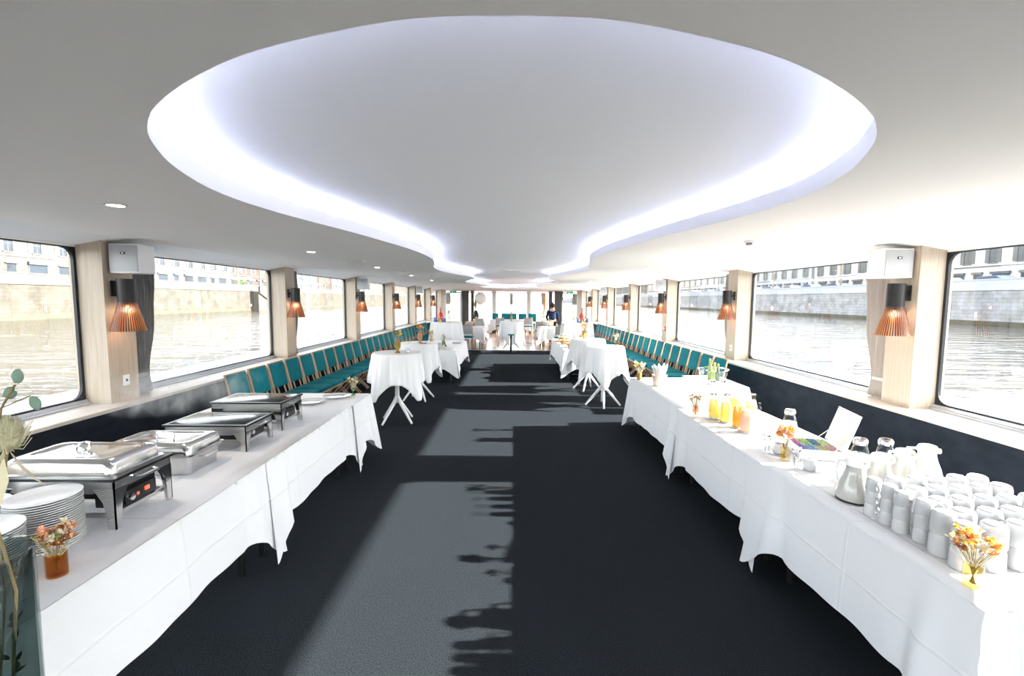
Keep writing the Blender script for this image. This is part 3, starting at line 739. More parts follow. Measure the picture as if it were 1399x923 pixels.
building(-1, 152.5, 185, 60, 14, WHT, 'long white house with small windows right of narrow tan house', 3.4, (4.2, 7.8), seed=8)
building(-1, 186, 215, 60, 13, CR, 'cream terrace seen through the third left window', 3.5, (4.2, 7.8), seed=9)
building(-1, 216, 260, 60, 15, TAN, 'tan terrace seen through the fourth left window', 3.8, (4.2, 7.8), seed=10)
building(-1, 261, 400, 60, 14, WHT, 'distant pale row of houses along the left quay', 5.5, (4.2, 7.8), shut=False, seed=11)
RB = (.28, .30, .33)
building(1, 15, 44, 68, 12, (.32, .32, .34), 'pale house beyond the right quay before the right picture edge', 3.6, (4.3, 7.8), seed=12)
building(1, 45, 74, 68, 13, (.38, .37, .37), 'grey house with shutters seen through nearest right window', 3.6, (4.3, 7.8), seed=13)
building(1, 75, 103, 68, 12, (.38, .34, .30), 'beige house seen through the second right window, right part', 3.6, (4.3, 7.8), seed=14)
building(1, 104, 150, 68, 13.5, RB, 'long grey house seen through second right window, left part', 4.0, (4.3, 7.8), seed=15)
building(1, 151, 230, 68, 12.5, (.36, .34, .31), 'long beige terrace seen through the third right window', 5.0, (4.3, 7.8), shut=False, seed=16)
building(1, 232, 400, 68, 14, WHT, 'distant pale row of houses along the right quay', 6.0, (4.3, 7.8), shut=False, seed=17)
# bare quay trees
BARK = mat('bare_bark', (.16, .13, .10), .9, noise=(3, (.24, .20, .16), 4))
def bare_tree(x, y, h, seed, label):
    rnd = random.Random(seed); mb = MB(); tw = MB()
    mb.tube([(0, 0, 0), (.05, .03, h * .25), (.0, .1, h * .5)], [.22, .17, .13], 8)
    def br(p, d, L, r, lv, m_):
        q = p + d * L * .5 + Vector((rnd.uniform(-.1, .1), rnd.uniform(-.1, .1), .08)) * L; e = p + d * L + Vector((0, 0, .12 * L))
        m_.tube([p, q, e], [r, r * .75, r * .45], 5 if lv < 2 else 3)
        if lv < 3:
            for k in range(4 if lv < 2 else 3):
                dd = (d + Vector((rnd.uniform(-.9, .9), rnd.uniform(-.9, .9), rnd.uniform(-.1, .8)))).normalized(); br(e if k < 2 else q, dd, L * .62, r * .45, lv + 1, tw)
    for k in range(6):
        a = k * PI / 3 + rnd.random(); br(Vector((0, .1, h * (.38 + .02 * k))), Vector((cos(a), sin(a), .9)).normalized(), h * .25, .09, 0, mb)
    t = thing('bare_tree', label, 'tree', (x, y, QT + .14)); fin('trunk', mb, BARK, t, smooth=False, fixn=False); o = fin('twigs', tw, BARK, t, smooth=False, fixn=False); o['kind'] = 'stuff'
for i, (x, y, h, l) in enumerate((( -50, 53.8, 9, 'bare tree on left quay near the edge of nearest left window'), (-51, 85.5, 9, 'bare tree on left quay at second left window edge'), (-51, 93, 9, 'bare tree in front of the reddish brown house, nearer'),
        (-51, 101, 8.5, 'bare tree in front of the reddish brown house, farther'), (-51, 150, 9, 'bare tree on left quay seen in third left window'), (-51, 172, 9, 'bare tree on left quay at third window right edge'),
        (51, 51, 9, 'bare dark tree on the right quay in nearest right window'), (51, 66, 9, 'bare tree on right quay behind the nearest right pillar'), (52, 83, 9, 'bare tree on the right quay in second right window'), (52, 96, 9, 'bare tree on right quay at second window left part'),
        (52, 122, 9, 'bare tree on right quay behind second right pillar'), (52, 160, 9, 'bare tree on right quay in third right window'))):
    bare_tree(x if x < 0 else 47.4, y, h, i + 3, l)
# green bush, road sign, parked cars
FOL = mat('bush_leaf', (.10, .17, .04), .8, noise=(4, (.16, .22, .06), 3))
rnd = random.Random(5); bm_ = MB()
for i in range(260):
    a = rnd.random() * 6.28; b = rnd.uniform(.1, 1); r_ = rnd.uniform(.4, 1.1); p = (r_ * cos(a), r_ * sin(a), b * 1.5)
    bm_.leaf(p, (cos(a), sin(a), rnd.uniform(-.2, 1)), .3, .16)
o = fin('bush', bm_, FOL, None, smooth=False, loc=(-49, 83.5, QT + .5), fixn=False); tag(o, 'round green bush on the left quay beside second window curtain', 'bush')
t = thing('road_sign', 'round pink road sign on a thin post across left river', 'sign', (-49, 49.6, QT + .14))
fin('post', MB().cyl((0, 0, 0), (0, 0, 2.6), .03, n=8), ALU, t); fin('sign_disc', MB().lathe([(.34, -.02), (.34, .02)], (.04, 0, 2.4), 24, M=Matrix.Rotation(PI / 2, 3, 'Y')), mat('sign_pink', (.75, .12, .2), .5), t)
fin('sign_centre', MB().lathe([(.2, -.01), (.2, .01)], (.07, 0, 2.4), 20, M=Matrix.Rotation(PI / 2, 3, 'Y')), mat('sign_blue', (.1, .2, .6), .5), t)
def car(y, colr, label, m):
    t = thing('parked_car', label, 'car', (50.0, y, QT + .14), 0, 'cars parked along the right quay')
    prof = [(-2.1, .35), (2.1, .35), (2.15, .75), (1.9, .92), (1.2, 1.0), (.6, 1.42), (-1.0, 1.46), (-1.75, 1.0), (-2.1, .92)]
    fin('body', MB().prism_yz(prof, -.85, .85), m, t); fin('window_band', MB().prism_yz([(1.05, 1.02), (.55, 1.36), (-.95, 1.40), (-1.55, 1.02)], -.865, .865), PANE, t)
    for sx in (-1, 1):
        for sy in (-1.3, 1.3): fin('wheel', MB().lathe([(.33, -.1), (.33, .1)], (sx * .78, sy, .33), 16, M=Matrix.Rotation(PI / 2, 3, 'Y')), BLACKM, t)
cb_ = mat('car_blue', (.05, .12, .42), .25, coat=.6); cw_ = mat('car_white', (.6, .62, .65), .25, coat=.6); cg_ = mat('car_grey', (.14, .15, .17), .3, coat=.5)
names = ['nearest', 'second', 'third', 'fourth', 'fifth', 'sixth', 'seventh', 'eighth', 'ninth', 'tenth', 'eleventh']
for i, y in enumerate((47.5, 53, 70.5, 76.5, 82, 88, 94.5, 109, 116, 124, 133)):
    c = (cb_, cw_, cb_, cb_, cw_, cb_, cb_, cg_, cb_, cw_, cb_)[i]; nm = {cb_: 'blue', cw_: 'white', cg_: 'grey'}[c]
    car(y, None, '%s car parked on the right quay, %s in the row' % (nm, names[i]), c)
# bridge behind the stern
t = thing('river_bridge', 'pale flat road bridge across the river beyond the stern windows', 'bridge', (0, 240, 0))
for i in range(5): fin('pier', MB().b2(-34 + 17 * i - .9, -34 + 17 * i + .9, 0, 8, -.6, 5.2), STONEP, t, smooth=False)
fin('deck_parapet', MB().b2(-48, 48, -.2, 8.2, 5.2, 6.3), mat('pinkish_parapet', (.42, .30, .30), .9), t, smooth=False)

# ================================================================== CHAIRS
def make_bench_chair(sg):
    """teal chair backing on the side wall; local x towards the wall = sg*+"""
    t = thing('dining_chair', '', 'chair')
    s_ = sg
    fin('seat', MB().box((-s_ * .28, 0, .445), (.46, .44, .07), bev=.022), TEAL, t)
    M = Matrix.Rotation(s_ * R(12), 3, 'Y')
    fin('backrest', MB().box((s_ * .035, 0, .745), (.05, .40, .36), rot=M, bev=.02), TEAL, t)
    fr = MB()
    for e in (-1, 1):
        fr.tube([(-s_ * .06, e * .215, .36), (s_ * .0, e * .215, .60), (s_ * .075, e * .215, .93)], [.014, .015, .013], 6)
    fr.cyl((s_ * .078, -.215, .93), (s_ * .078, .215, .93), .012, n=6)
    fin('back_frame', fr, CHAIRW, t)
    fin('back_slats', MB().tube([(-s_ * .045, -.10, .42), (s_ * .0, -.10, .58)], .012, 6).tube([(-s_ * .045, .10, .42), (s_ * .0, .10, .58)], .012, 6), CHAIRW, t)
    fin('seat_frame', MB().b2(-s_ * .50, -s_ * .03, -.215, .215, .385, .412, .004), CHAIRW, t)
    for e in (-1, 1):
        fin('leg', MB().tube([(-s_ * .48, e * .19, .39), (-s_ * .10, e * .20, 0)], .014, 6), CHAIRW, t)
        fin('leg', MB().tube([(-s_ * .06, e * .20, .40), (-s_ * .46, e * .20, 0)], .014, 6), CHAIRW, t)
    return t
for side, sg, ys in (('left', -1, [5.62 + .5 * i for i in range(27)]), ('right', 1, [7.45 + .52 * i for i in range(22)])):
    c0 = make_bench_chair(sg)
    for i, y in enumerate(ys):
        o = c0 if i == 0 else dup(c0, (0, 0, 0))
        o.location = (sg * 3.50, y + .22, 0); o['group'] = 'teal chairs along the %s wall' % side
        o['label'] = 'teal velvet chair with wooden frame, %s along the %s wall' % (ORD[i], side)

def make_side_chair():
    t = thing('dining_chair', '', 'chair')
    fin('seat', MB().box((0, 0, .46), (.46, .44, .06), bev=.02), TEAL, t)
    fin('backrest', MB().box((0, -.22, .73), (.42, .035, .34), bev=.02, rot=Matrix.Rotation(R(8), 3, 'X')), GREYF, t)
    fr = MB()
    for e in (-1, 1): fr.tube([(e * .21, -.20, .42), (e * .215, -.21, .6), (e * .215, -.25, .93)], .016, 6)
    fr.cyl((-.215, -.25, .93), (.215, -.25, .93), .015, n=6)
    fin('back_frame', fr, CHAIRW, t)
    fin('stretcher', MB().cyl((-.19, .15, .2), (-.19, -.2, .2), .01, n=6).cyl((.19, .15, .2), (.19, -.2, .2), .01, n=6), CHAIRW, t)
    for e in (-1, 1):
        fin('leg', MB().cyl((e * .19, .17, .43), (e * .20, .2, 0), .018, .013, 8), CHAIRW, t); fin('leg', MB().cyl((e * .20, -.19, .43), (e * .205, -.23, 0), .018, .013, 8), CHAIRW, t)
    return t
s0 = make_side_chair()
chs = [(-1.70, 17.55, 0, 'grey-backed chair with teal seat at near left dining table'), (1.90, 17.55, 0, 'grey-backed chair with teal seat at near right dining table'),
       (-.62, 25.2, 0, 'wood-framed chair left of the middle table, facing the stern'), (.92, 24.8, 0, 'wood-framed chair right of the middle table, facing the stern'),
       (-1.85, 20.1, PI, 'teal chair facing back on far side of near left dining table'), (-1.5, 21.4, 0, 'teal chair before the farther left dining table'), (-1.7, 23.95, PI, 'teal chair behind the farther left dining table'),
       (1.65, 20.1, PI, 'teal chair facing back on far side of near right dining table'), (1.36, 21.35, 0, 'teal chair before the farther right dining table')]
for i, (x, y, rz, lab) in enumerate(chs):
    o = s0 if i == 0 else dup(s0, (0, 0, 0)); o.location = (x, y, 0); o.rotation_euler = (0, 0, rz); o['label'] = lab; o['group'] = 'loose dining chairs near the stern'
# teal benches under stern windows
for i, (a, b) in enumerate(((-1.15, -.78), (-.6, .32), (.42, .9), (1.02, 1.5))):
    t = thing('stern_bench', 'teal upholstered bench back under stern windows, %s from the left' % ORD[i], 'bench', ((a + b) / 2, 27.2, 0))
    w_ = (b - a) / 2
    fin('backrest', MB().box((0, .22, .82), (2 * w_, .08, .5), bev=.03), TEAL, t); fin('seat', MB().box((0, 0, .43), (2 * w_, .45, .12), bev=.03), TEAL, t); fin('base', MB().b2(-w_ + .02, w_ - .02, -.2, .24, 0, .37), CHAIRD, t)
BLK2 = mat('matt_black', (.006, .006, .007), .8, spec=.15)
t = thing('black_stand', 'slim black pedestal stand with round base before middle table', 'stand', (-.01, 16.35, 0))
fin('base', MB().lathe([(.22, 0), (.22, .012), (.05, .03)], n=28), BLK2, t); fin('pole', MB().cyl((0, 0, .03), (0, 0, .62), .036, n=10), BLK2, t); fin('top_plate', MB().lathe([(.11, .62), (.12, .64), (.11, .655)], n=20), TEAL, t)

# ================================================================== CHAFING DISHES
def chafer(loc, label, lid=True, tall=.245, rot=0):
    SWM = REDLED if lid else BLACKM
    """long side along x (towards the wall = -x), control side at +x. origin: centre on table"""
    t = thing('chafing_dish', label, 'chafing dish', loc, rot)
    LX, LY = .30, .185; z1 = tall
    # frame: curved stand
    fr = MB(); st = .014
    for sy in (-1, 1):                                      # long side aprons with arch cut
        poly = [(-LX, z1)] + [(LX, z1), (LX, z1 - .05), (LX - .085, z1 - .06)] + [(LX - .11, z1 - .065)] + [(-LX + .11, z1 - .065), (-LX + .085, z1 - .06), (-LX, z1 - .05)]
        k = len(fr.v)
        for yy in (sy * LY, sy * (LY - .008)):
            for x_, z_ in poly: fr.v.append((x_, yy, z_))
        m_ = len(poly)
        for i in range(m_): fr.face((k + i, k + (i + 1) % m_, k + m_ + (i + 1) % m_, k + m_ + i))
        fr.face(range(k, k + m_)); fr.face(range(k + m_, k + 2 * m_))
    for sx in (-1, 1):
        fr.b2(sx * LX, sx * (LX - .008), -LY, LY, z1 - .05, z1)
        fr.b2(sx * (LX - .02), sx * (LX - .035), -LY + .03, LY - .03, .055, .075)
    for sy in (-1, 1): fr.b2(-LX + .03, LX - .03, sy * (LY - .01), sy * (LY - .02), .055, .075)
    fin('stand_frame', fr, BSTEEL, t, smooth=False)
    for sx in (-1, 1):
        for sy in (-1, 1):                                  # legs: L-section, wide at the top, tapering down
            lg = MB(); a = .10; b = .042
            def plate(pts):
                k = len(lg.v)
                for p in pts: lg.v.append(p[0]); 
                for p in pts: lg.v.append(p[1])
                m_ = len(pts)
                for i in range(m_): lg.face((k + i, k + (i + 1) % m_, k + m_ + (i + 1) % m_, k + m_ + i))
                lg.face(range(k, k + m_)); lg.face(range(k + m_, k + 2 * m_))
            prof = [(0, 0), (0, z1 - .04), (.105, z1 - .04), (.085, z1 - .07), (.06, z1 - .11), (.048, .08), (.040, 0)]
            ox, oy = sx * (LX + .002), sy * (LY + .002)
            plate([((ox - sx * u, oy, z_), (ox - sx * u, oy - sy * .006, z_)) for u, z_ in prof])
            plate([((ox, oy - sy * u * .8, z_), (ox - sx * .006, oy - sy * u * .8, z_)) for u, z_ in prof])
            fin('leg', lg, STEEL, t, smooth=False)
    rim = MB()
    ro = [(-LX - .012, -LY - .012), (LX + .012, -LY - .012), (LX + .012, LY + .012), (-LX - .012, LY + .012)]; ri = [(-LX + .03, -LY + .03), (LX - .03, -LY + .03), (LX - .03, LY - .03), (-LX + .03, LY - .03)]
    rim.grid([[(x_, y_, z1) for x_, y_ in ro], [(x_, y_, z1 + .014) for x_, y_ in ro], [(x_, y_, z1 + .014) for x_, y_ in ri], [(x_, y_, z1 - .06) for x_, y_ in ri]], closed=True)
    k = len(rim.v) - 4; rim.face((k, k + 1, k + 2, k + 3))
    fin('rim', rim, BLACKM, t, smooth=False)
    fin('water_pan', MB().box((0, 0, z1 - .06), (.50, .28, .11), bev=.015), BLACKM, t)
    if not lid: fin('water_surface', MB().b2(-LX + .015, LX - .015, -LY + .015, LY - .015, z1 + .006, z1 + .0155, .003), BGLASS, t)
    fin('heater_box', MB().box((.20, 0, .115), (.14, .22, .085), bev=.008), BLACKM, t)
    fin('control_panel', MB().box((.275, 0, .12), (.012, .20, .07), bev=.004), BLACKM, t)
    fin('switch', MB().box((.283, .035, .125), (.008, .03, .022), bev=.003), SWM, t)
    fin('switch', MB().box((.283, -.025, .118), (.006, .014, .014), bev=.002), SWM, t)
    fin('dial', MB().lathe([(.018, 0), (.016, .014)], (.281, -.07, .118), 16, M=Matrix.Rotation(PI / 2, 3, 'Y')), CHROME, t)
    for sy in (-1, 1): fin('side_handle', MB().tube([(LX + .005, -.06 + .0, z1 - .018), (LX + .03, -.05, z1 - .018), (LX + .03, .05, z1 - .018), (LX + .005, .06, z1 - .018)], .005, 6) if sy > 0 else MB().tube([(-LX - .005, -.06, z1 - .018), (-LX - .03, -.05, z1 - .018), (-LX - .03, .05, z1 - .018), (-LX - .005, .06, z1 - .018)], .005, 6), CHROME, t)
    if lid: chaf_lid(t, z1 + .014, .275, .165)
    return t
def rr2(a, b, r, z, n=5):
    pts = []
    for cx_, cy_, a0 in ((a - r, b - r, 0), (-a + r, b - r, 90), (-a + r, -b + r, 180), (a - r, -b + r, 270)):
        for i in range(n + 1): q = R(a0 + 90 * i / n); pts.append((cx_ + r * cos(q), cy_ + r * sin(q), z))
    return pts
def chaf_lid(t, z, a, b, ring_=True):
    L = MB()
    rows = [rr2(a + .015, b + .015, .04, z), rr2(a + .015, b + .015, .04, z + .008), rr2(a, b, .04, z + .010), rr2(a - .004, b - .004, .042, z + .060), rr2(a - .010, b - .010, .045, z + .072), rr2(a - .024, b - .024, .05, z + .080), rr2(a - .055, b - .055, .05, z + .082), rr2(a - .062, b - .062, .05, z + .077), rr2(a * .4, b * .3, .03, z + .084)]
    L.grid(rows, closed=True); k = len(L.v) - len(rows[0]); L.face(range(k, k + len(rows[0])))
    l = fin('lid', L, STEEL, t)
    if ring_:
        fin('lid_handle', MB().tube([(.032 * cos(q), -.012 + .022 * sin(q), z + .100 + .022 * sin(q)) for q in [2 * PI * i / 20 for i in range(20)]], .006, 8, closed=True).b2(-.012, .012, -.01, .01, z + .078, z + .086), CHROME, l)
    else:
        fin('lid_handle', MB().tube([(-.06, 0, z + .078), (-.055, 0, z + .108), (.055, 0, z + .108), (.06, 0, z + .078)], .006, 8), CHROME, l)
chafer((-2.245, 2.35, TT + .005), 'nearest steel chafing dish, lidded on a four-legged stand with red switches')
# deep lidded pan without stand
t = thing('chafing_dish', 'second steel chafing dish, lidded deep pan standing flat on the cloth', 'chafing dish', (-2.33, 3.01, TT + .006))
pan = MB(); rows = [rr2(.245, .145, .03, 0), rr2(.25, .15, .035, .004), rr2(.255, .155, .035, .06), rr2(.262, .160, .04, .062), rr2(.268, .165, .04, .118), rr2(.285, .182, .045, .122), rr2(.285, .182, .045, .128)]
pan.grid(rows, closed=True); pan.face(range(24)); k = len(pan.v) - 24; pan.face(range(k, k + 24))
fin('deep_pan', pan, BSTEEL, t)
fin('side_handle', MB().tube([(.262, -.07, .10), (.30, -.06, .095), (.30, .06, .095), (.262, .07, .10)], .005, 8), CHROME, t)
fin('side_handle', MB().tube([(-.262, -.07, .10), (-.30, -.06, .095), (-.30, .06, .095), (-.262, .07, .10)], .005, 8), CHROME, t)
chaf_lid(t, .128, .275, .172, False)
chafer((-2.27, 3.50, TT + .006), 'third chafing dish, open with black water pan, lower one', lid=False, tall=.19)
chafer((-2.28, 4.05, TT + .006), 'fourth chafing dish, open and steaming, farthest one', lid=False, tall=.235)

# ================================================================== PLATES
def make_plate(r=.135):
    t = MB().lathe([(0, .003), (r * .55, .003), (r * .62, .001), (r * .66, .004), (r, .018), (r, .021), (r * .70, .0095), (r * .63, .0065), (0, .0065)], n=36, cap=(False, False))
    return t
pl0 = None
def plate_stack(x, y, n_, label, group, z0=TT + .003, r=.135, dz=.0105):
    global pl0
    rnd = random.Random(int(x * 100) + n_)
    base = None
    for i in range(n_):
        if base is None:
            o = fin('dinner_plate', make_plate(r), mat('white_stoneware', (.76, .76, .77), .25, coat=.2)); base = o
        else: o = base.copy(); COL.objects.link(o)
        o.location = (x + rnd.uniform(-.0015, .0015), y + rnd.uniform(-.0015, .0015), z0 + i * dz); tag(o, (label + ', %s from bottom' % ORD[i]) if i < n_ - 1 else 'topmost plate of the ' + group.replace('plates in the ', ''), 'plate', group)
plate_stack(-2.145, 2.025, 22, 'white plate, tall stack beside nearest chafing dish', 'plates in the tall stack beside nearest chafing dish')
plate_stack(-2.125, 1.745, 20, 'white plate, stack cut by left picture edge', 'plates in the stack left of the amber vase', r=.135)
plate_stack(-2.43, 1.985, 19, 'white plate, rear stack nearest the left wall', 'plates in the low stack nearest left wall', r=.125)

# ================================================================== DRIED FLOWERS
PET = {}
def pm(c, n_): 
    return mat('dried_' + n_, c, .85, sub=0.0)
STEMM = pm((.22, .17, .08), 'stem')
def bouquet(t, z, h, spread, n_, cols, seed, stem0=.0, fluffy=.5, size=.02, straight=False):
    rnd = random.Random(seed); st = MB(); mbs = [MB() for _ in cols]; fl = MB()
    for i in range(n_):
        a = rnd.random() * 2 * PI; rr = spread * math.sqrt(rnd.random()); hh = h * rnd.uniform(.72, 1.0)
        top = Vector((rr * cos(a), rr * sin(a), z + hh)); bot = Vector((-rr * .15 * cos(a), -rr * .15 * sin(a), z + stem0)); mid = Vector((rr * .25 * cos(a), rr * .25 * sin(a), z + hh * .55))
        st.tube([bot, mid, top], [.0014, .0012, .0009], 4)
        m_ = mbs[i % len(cols)]; s_ = size * rnd.uniform(.7, 1.3); d = (top - mid).normalized()
        kind = rnd.random()
        nl = 16
        for k in range(nl):
            b = rnd.random() * 2 * PI; e = rnd.uniform(-.3, 1.0); dd = Vector((cos(b), sin(b), e))
            m_.leaf(top, dd, s_ * rnd.uniform(.7, 1.2), s_ * .55, curl=rnd.uniform(-.1, .5))
        m_.ball(tuple(top), s_ * .35, 6)
    for i in range(int(60 * fluffy)):
        a = rnd.random() * 2 * PI; rr = spread * 1.05 * math.sqrt(rnd.random()); hh = h * rnd.uniform(.5, .98); p = Vector((rr * cos(a), rr * sin(a), z + hh))
        fl.tube([Vector((rr * .3 * cos(a), rr * .3 * sin(a), z + h * .4)), p], .0006, 3); fl.ball(tuple(p), size * .14, 4)
    fin('stems', st, STEMM, t, fixn=False)
    for m_, (c, nm) in zip(mbs, cols): fin('blossom', m_, pm(c, nm), t, smooth=False, fixn=False)
    if fluffy: fin('filler_sprigs', fl, pm((.60, .55, .42), 'filler'), t, fixn=False)
PEACH = ((.80, .42, .25), 'peach'); RUST = ((.50, .16, .04), 'rust'); CREAM = ((.72, .64, .46), 'cream'); YEL = ((.80, .55, .10), 'yellow'); OLIVE = ((.22, .24, .05), 'olive'); ORA = ((.85, .38, .10), 'orange'); PINK = ((.75, .35, .30), 'pink'); SAGE = ((.20, .30, .24), 'sage')
def bud_vase(loc, label, gm, r, hv, h, spread, n_, cols, seed, size=.02, sq=False, fluffy=.5, cat='flower vase', prof=None):
    t = thing('flower_vase', label, cat, loc)
    p = prof or [(r * .96, 0), (r, .004), (r, hv * .96), (r * .9, hv), (r * .9, hv - .002), (r - .004, hv * .95), (r - .004, .008)]
    p = list(p)
    fin('vase', MB().lathe(p, n=24, cap=(True, True)), gm, t)
    bouquet(t, 0, h, spread, n_, cols, seed, stem0=.012, size=size, fluffy=fluffy)
    return t
bud_vase((-1.875, 1.80, TT + .004), 'amber glass vase with peach dried flowers beside the plate stacks', AMBERG, .036, .095, .195, .062, 34, [PEACH, PEACH, RUST, OLIVE, CREAM], 3, size=.024, fluffy=1)
bud_vase((-1.86, 5.30, TT + .01), 'small pale glass vase with cream flowers at far end of left buffet', GREENG, .026, .10, .22, .06, 12, [CREAM, SAGE, CREAM], 5, size=.022)
bud_vase((1.845, 4.47, TT + .008), 'peach glass vase with pink dried flowers beside the juice carafes', PINKG, .028, .10, .215, .065, 24, [PINK, CREAM, RUST, SAGE, PEACH], 8, size=.022, fluffy=.4)
bud_vase((1.975, 3.20, TT + .008), 'pale vase with orange flowers before the tea box', YELG, .026, .10, .235, .05, 24, [ORA, ORA, PEACH], 9, size=.028, fluffy=.2)
bud_vase((1.865, 1.745, TT + .010), 'clear glass vase with yellow flowers at near end of right buffet', YELG, .032, .095, .215, .07, 34, [YEL, YEL, RUST, CREAM, ORA], 10, size=.020, fluffy=1)
# big dark glass vase, bottom left
t = thing('tall_vase', 'tall smoked glass floor vase with teasel and eucalyptus, bottom left corner', 'vase', (-1.485, 1.18, 0))
fin('vase', MB().lathe([(.125, 0), (.13, .01), (.138, 1.18), (.133, 1.19), (.128, 1.18), (.12, .03)], n=36, cap=(True, True)), SMOKEG, t)
fl = MB(); rnd = random.Random(4)
for i in range(200):
    a = rnd.random() * 6.28; r_ = .105 * math.sqrt(rnd.random()); z = rnd.uniform(.15, 1.05); fl.leaf((r_ * cos(a), r_ * sin(a), z), (rnd.uniform(-1, 1), rnd.uniform(-1, 1), rnd.uniform(-.3, 1)), .03, .015)
fin('submerged_leaves', fl, pm((.035, .05, .035), 'dark_leaf'), t, smooth=False, fixn=False)
def at(px, py, y):                                            # helper used for modelling only: local point of the vase from a world point
    return Vector((px + 1.345, y - 1.18, py))
OX = .14
st = MB()
st.tube([(.02, 0, .1), (.0, .0, 1.1), (-.015, -.02, 1.30), (.002, .01, 1.50)], [.004, .004, .004, .003], 6)
st.tube([(-.03, 0, .1), (-.03, 0, 1.1), (-.05, 0, 1.40), (-.03, .03, 1.60), (-.01, .05, 1.66)], [.003] * 5, 6)
st.tube([(-.03, .03, 1.60), (.03, .05, 1.63)], .0018, 5)
for v_ in range(len(st.v)): q_ = st.v[v_]; st.v[v_] = (q_[0] + OX * min(1, max(0, (q_[2] - .9) / .2)), q_[1], q_[2])
fin('stems', st, STEMM, t)
th_ = MB(); th_.ball((0, .01, 1.535), .034, 16, (1, 1, 1.25))
rnd = random.Random(9)
for i in range(900):
    a = rnd.random() * 6.28; q = math.acos(rnd.uniform(-1, 1)); n_ = Vector((sin(q) * cos(a), sin(q) * sin(a), cos(q)))
    p = Vector((0, .01, 1.535)) + Vector((n_.x * .033, n_.y * .033, n_.z * .042)); th_.leaf(p, n_ + Vector((0, 0, .5)), .012, .0022)
fin('teasel_head', th_, pm((.52, .50, .34), 'teasel'), t, smooth=False, fixn=False, loc=(OX, 0, 0))
br_ = MB()
for i in range(26):
    a = rnd.random() * 6.28; d = Vector((cos(a), sin(a), rnd.uniform(-.2, .9))); br_.tube([Vector((0, .01, 1.495)), Vector((0, .01, 1.49)) + d * .03, Vector((0, .01, 1.50)) + d * .05 + Vector((0, 0, .02))], .0011, 4)
br_.leaf((0, .01, 1.49), (.25, .2, -1), .13, .03); br_.leaf((0, 0, 1.49), (-.3, .1, -1), .14, .03); br_.leaf((0, 0, 1.47), (.05, -.2, -1), .16, .035)
fin('teasel_bracts', br_, pm((.66, .60, .42), 'bract'), t, smooth=False, fixn=False, loc=(OX, 0, 0))
for i, (p, d) in enumerate((((-.012, .05, 1.645), (-.5, 0, -.25)), ((-.01, .05, 1.665), (.25, 0, .8)), ((.028, .05, 1.625), (.45, 0, -.75)))):
    lf = MB(); p = Vector(p); d = Vector(d).normalized(); s_ = d.cross(Vector((0, 1, 0))); rows = []
    for k in range(9):
        u = k / 8; w_ = .017 * math.sin(PI * min(1, u * .93 + .07)) ** .6
        rows.append([p + d * .040 * u + s_ * w_ * e + Vector((0, .004 * abs(e), 0)) for e in (-1, -.5, 0, .5, 1)])
    lf.grid(rows); o = fin('eucalyptus_leaf', lf, pm(SAGE[0], 'sage'), t, fixn=False, loc=(OX, 0, 0)); o.modifiers.new('s', 'SOLIDIFY').thickness = .001

# ================================================================== RIGHT BUFFET ITEMS
# porcelain cups with handles, stacked
def make_cup(name, r, h, label):
    t = thing(name, label, 'cup')
    fin('bowl', MB().lathe([(r * .90, h * .5), (r * .93, .002), (r * .965, 0), (r, .003), (r * .985, h * .45), (r * .95, h * .80), (r * .86, h * .95), (r * .72, h * .995), (r * .70, h), (r * .64, h), (0, h * .985)], n=24, cap=(False, False)), PORC, t)
    fin('handle', MB().tube([(0, -r * .95 - .004 - .017 * (1 + cos(q)), h * .48 + h * .27 * sin(q)) for q in [2 * PI * i / 14 for i in range(14)]], .0042, 6, closed=True), PORC, t)
    return t
ec = make_cup('espresso_cup', .036, .070, ''); mg = make_cup('coffee_mug', .048, .102, '')
first = {'e': True, 'm': True}
def stack(kind, x, y, n_, rz, label, group, z0=TT + .0075, which=''):
    src = ec if kind == 'e' else mg; dz = .068 if kind == 'e' else .099
    for i in range(n_):
        if first[kind]: o = src; first[kind] = False
        else: o = dup(src, (0, 0, 0))
        o.location = (x, y, z0 + i * dz); o.rotation_euler = (0, 0, rz + .12 * sin(7 * i + x * 30)); o['label'] = '%s %s%s' % ((['bottom', 'top'] if n_ == 2 else ['bottom', 'middle', 'top'])[i], label, which); o['group'] = group
rowlab = ['front cup row by table edge', 'second cup row from table edge', 'third cup row from table edge', 'fourth cup row from table edge', 'fifth cup row from table edge', 'sixth cup row, nearest the wall']
rnd = random.Random(2)
fr = [('e', 1.945, 2.36, 3, -.4), ('e', 1.955, 2.27, 3, .3), ('e', 1.950, 2.185, 3, .5), ('e', 1.975, 2.095, 3, 1.2), ('m', 1.965, 1.985, 2, .9), ('m', 1.955, 1.875, 2, 1.3)]
for q_, (k, x, y, n_, rz) in enumerate(fr): stack(k, x, y, n_, rz, 'white cup, %s stack from the jugs, ' % ORD[q_] + rowlab[0], 'cups in the front row')
for i in range(5):
    for j in range(5):
        x = 2.072 + .121 * i + rnd.uniform(-.005, .005); y = 1.872 + .126 * j + rnd.uniform(-.005, .005) + .01 * i
        stack('m', x, y, 2, rnd.uniform(2.6, 3.8), 'white mug, %s stack from the jugs, ' % ORD[4 - j] + rowlab[i + 1], 'mugs in the ' + rowlab[i + 1])
